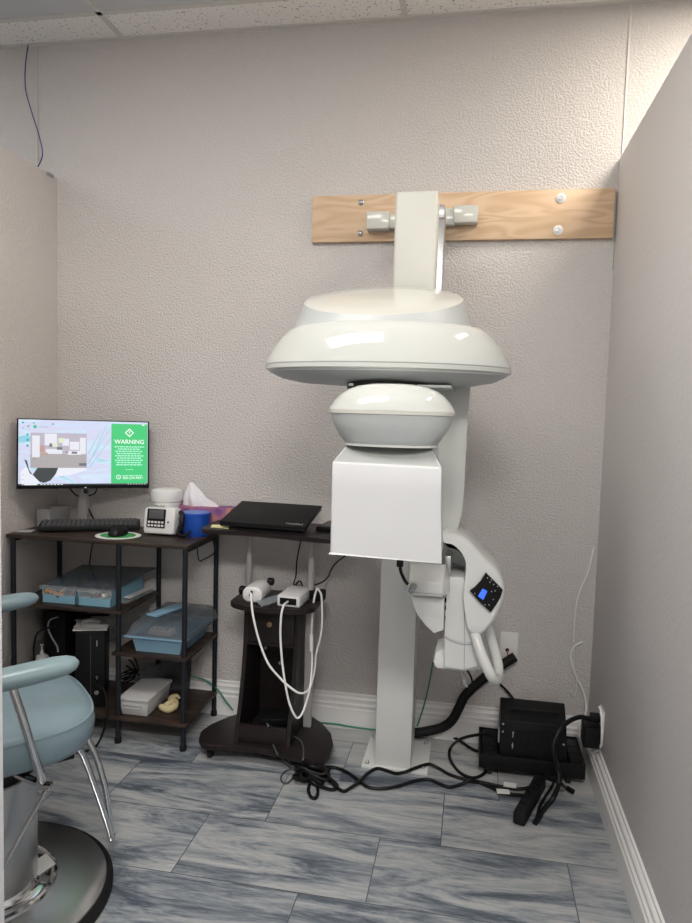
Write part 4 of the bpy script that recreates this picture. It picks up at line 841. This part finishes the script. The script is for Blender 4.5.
# bundle of cable under the cart
bu = thing('cable_bundle', 'tied bundle of black power cable on the floor by the cart base', 'cable', (-.55,2.44,0))
b0 = (-0.538, 2.457, 0.020)
for i in range(7):
    a = .5+.35*i; L2 = .062+.010*(i%3)
    pts = [(b0[0]+L2*.5*math.cos(t)*math.cos(a)*(.55) - L2*math.sin(t)*math.sin(a)*.9, b0[1]-.02+L2*.5*math.cos(t)*math.sin(a)*.6+L2*math.sin(t)*math.cos(a)*.9, .012+.010*(i%4)+.008*math.sin(t*2+i)) for t in [2*PI*k/12 for k in range(13)]]
    mk('cable').tube(pts, .0058, 8, 4).build('cable_loop', bu)
mk('cable').tube([(-0.538, 2.438, 0.030), (-0.536, 2.400, 0.012), (-0.531, 2.354, 0.008), (-0.511, 2.312, 0.008), (-0.493, 2.313, 0.008), (-0.496, 2.355, 0.008), (-0.515, 2.406, 0.012), (-0.525, 2.434, 0.030)], .006, 8).build('cable_loop', bu)
mk('cable').tube([(-0.504, 2.458, 0.020), (-0.461, 2.436, 0.010), (-0.434, 2.404, 0.008), (-0.445, 2.377, 0.008), (-0.487, 2.384, 0.008), (-0.522, 2.390, 0.012)], .006, 8).build('cable_loop', bu)
mk('cable').tube([(b0[0]-.02,b0[1]-.0,.052),(b0[0]+.0,b0[1]-.03,.060),(b0[0]+.03,b0[1]-.02,.050)], .010, 8).build('cable_tie', bu)
mk('key').tube([(-0.734, 2.502, 0.164), (-0.714, 2.621, 0.083), (-0.653, 2.592, 0.083), (-0.612, 2.559, 0.083), (-0.585, 2.492, 0.083), (-0.573, 2.441, 0.082), (-0.573, 2.432, 0.075), (-0.597, 2.523, 0.030), (-0.606, 2.490, 0.006), (-0.611, 2.410, 0.005), (-0.627, 2.381, 0.005), (-0.649, 2.408, 0.005), (-0.652, 2.455, 0.005), (-0.627, 2.487, 0.005), (-0.583, 2.481, 0.012), (-0.546, 2.455, 0.020)], .0032, 8).build('cable', ci)
mk('key').tube([(-0.729, 2.500, 0.157), (-0.734, 2.555, 0.083), (-0.700, 2.488, 0.083), (-0.681, 2.454, 0.082), (-0.675, 2.455, 0.071), (-0.669, 2.506, 0.030), (-0.626, 2.482, 0.012), (-0.576, 2.471, 0.012)], .0032, 8).build('cable', ci)

# ------------------------------------------------------------------ top left: blue wire, clip
tag(mk('wire_blue').tube([(-2.002, 2.885, 2.956), (-2.007, 2.870, 2.857), (-1.994, 2.850, 2.746), (-1.947, 2.820, 2.638), (-1.895, 2.790, 2.536), (-1.860, 2.770, 2.448), (-1.836, 2.730, 2.398), (-1.879, 2.767, 2.379)], .0025, 8).build('blue_wire'), 'thin blue wire dangling from the ceiling to the left partition top', 'wire')
q = (-1.873, 2.844, 2.379)
tag(mk('seam').obox((XL+.003,q[1],ZP-.005), (.006,.045,.012)).build('metal_clip'), 'small dark metal clip at the top edge of the left partition', 'clip')

# ------------------------------------------------------------------ dental stool / styling chair (local frame, yaw 45 deg)
CH = thing('salon_chair', 'blue-grey vinyl armchair with chrome supports on a round chrome pedestal', 'chair', (-1.267, 1.617, 0)); CH['_o'] = (0,0,0)
CH.rotation_euler = (0,0,PI/4)
def rr2(a, b, p, z, ox=0, n=64):
    R = []
    for i in range(n):
        t_ = 2*PI*i/n; c_, s_ = math.cos(t_), math.sin(t_)
        R.append((ox+math.copysign(abs(c_)**(2/p), c_)*a, math.copysign(abs(s_)**(2/p), s_)*b, z))
    return R
mk('rubber').lathe((0,0,0), [(.325,0),(.333,.004),(.333,.022),(.324,.030),(.316,.031)], 96).build('base_ring', CH)
mk('disc').lathe((0,0,0), [(.316,.030),(.314,.034),(.30,.037),(.24,.044),(.175,.051),(.16,.052)], 96).build('base_plate', CH)
mk('chrome').lathe((0,0,0), [(.163,.049),(.168,.057),(.175,.061),(.182,.057),(.185,.050)], 64).build('trim_ring', CH)
mk('chrome').lathe((0,0,0), [(.166,.052),(.150,.053),(.140,.058),(.132,.070)], 48).build('inner_cup', CH)
mk('steel').lathe((0,0,0), [(.132,.055),(.132,.075),(.132,.370),(.129,.374)], 64).build('cylinder', CH)
mk('black').lathe((0,0,0), [(.125,.370),(.125,.395),(.14,.400),(.16,.438),(.0,.441)], 48).build('swivel_collar', CH)
mk('black').box(-.19,.19,-.19,.19,.440,.456,.003).build('seat_plate', CH)
seat = [rr2(.21,.225,3,.455,.018), rr2(.236,.240,3,.462,.016), rr2(.248,.252,3,.480,.016), rr2(.252,.255,3,.510,.018), rr2(.248,.250,3,.538,.018), rr2(.240,.242,3,.549,.018), rr2(.22,.222,2.8,.558,.016), rr2(.17,.17,2.5,.566,.012), rr2(.10,.10,2.2,.570), rr2(.02,.02,2,.571)]
sq = mk('teal').loft(seat).build('seat', CH)
mk('teal').tube([(p[0],p[1],p[2]) for p in rr2(.2455,.2475,3,.541,.018)]+[rr2(.2455,.2475,3,.541,.018)[0]], .004, 6, 1).build('piping', sq)
bk = []
for z, d, w in ((.54,.03,.19),(.58,.042,.225),(.70,.048,.245),(.82,.048,.245),(.92,.042,.225),(.96,.02,.18)):
    bk.append([(-.30-(z-.54)*.16+math.copysign(abs(math.cos(t_))**.8,math.cos(t_))*d, math.copysign(abs(math.sin(t_))**.7,math.sin(t_))*w, z) for t_ in [2*PI*i/40 for i in range(40)]])
mk('teal').loft(bk).build('backrest', CH)
for s_ in (-1, 1):
    ap = [(-.36,.690),(-.26,.714),(-.10,.727),(.02,.733),(.12,.738),(.165,.740)]
    R2 = []
    sec = [(-.372,.688,.3),(-.355,.690,.8),(-.33,.695,1),(-.20,.716,1),(-.05,.727,1),(.08,.735,1.0),(.135,.739,.97),(.165,.741,.84),(.183,.742,.6),(.192,.742,.2)]
    dx_, lt_ = (-.020, -.305) if s_ < 0 else (.012, .345)
    for x_, z_, k_ in sec: R2.append([(x_+dx_, lt_+math.cos(t_)*.036*k_, z_+math.sin(t_)*.026*k_) for t_ in [2*PI*i/24 for i in range(24)]])
    mk('arm').loft(R2).build('armrest', CH)
    ta = mk('chrome').tube([(.022,lt_,.712),(.050,lt_,.61),(.076,s_*.290,.51),(.092,s_*.272,.452),(.085,s_*.235,.430),(.05,s_*.16,.428)], .0105, 12).build('arm_support', CH)
    mk('chrome').tube([(-.30,lt_,.690),(-.28,lt_,.58),(-.25,s_*.285,.48),(-.20,s_*.24,.430),(-.14,s_*.16,.428)], .0105, 12).build('arm_support', CH)
# side fairing under near arm (dark upright)
# footrest: two bent chrome tubes meeting at the low front
for s_ in (-.028, .028):
    mk('chrome').tube([(.12,s_*3.0,.446),(.18,s_*2.4,.44),(.240,s_*1.2,.385),(.290,s_*.8,.24),(.330,s_*.5,.105),(.338,s_*.3,.078)], .0095, 12).build('footrest_tube', CH) if s_ < 0 else None
mk('chrome').tube([(.12,.06,.446),(.215,.05,.44),(.275,.02,.385),(.318,.0,.25),(.336,-.004,.12),(.341,-.006,.078)], .0095, 12).build('footrest_tube', CH)
mk('chrome').tube([(.341,-.10,.076),(.341,.10,.076)], .008, 10, 1).build('footrest_bar', CH) if False else mk('chrome').lathe((.339,-.007,.066), [(.004,0),(.012,.004),(.012,.018),(.006,.022)], 14).build('footrest_tip', CH)
# pump lever
lv1 = mk('chrome').tube([(.102,-.10,.362),(.135,-.152,.364),(.127,-.150,.355),(.100,-.152,.31),(.060,-.156,.25),(.015,-.16,.175),(-.02,-.165,.125)], .006, 10, 2).build('pump_lever', CH)
mk('chrome').obox((.128,-.145,.363), (.03,.026,.016), -.6,0,0,.004).build('lever_joint', lv1)
mk('paper').obox((.140,-.028,.0725), (.050,.062,.002), .2, 0, -.25).build('label_tag', CH)

# ------------------------------------------------------------------ world, camera
w = bpy.data.worlds.new('World'); SC.world = w; w.use_nodes = True
w.node_tree.nodes['Background'].inputs[0].default_value = (.9, .95, 1, 1); w.node_tree.nodes['Background'].inputs[1].default_value = .5
cam = bpy.data.cameras.new('camera'); co = bpy.data.objects.new('camera', cam); COL.objects.link(co); SC.camera = co
R = Matrix(((.98311941,.18073309,.02849183),(-.04145688,.06836854,.99679841),(.17820651,-.98115304,.07470707)))   # world -> camera
co.matrix_world = Matrix.Translation((0,0,1.38)) @ R.transposed().to_4x4()
cam.sensor_fit = 'VERTICAL'; cam.sensor_height = 24; cam.lens = 695*24/923; cam.clip_start = .02
for o in SC.objects:
    if '_o' in o: del o['_o']
SC.view_settings.view_transform = 'Standard'; SC.view_settings.look = 'None'; SC.view_settings.exposure = 0.0; SC.view_settings.gamma = 1
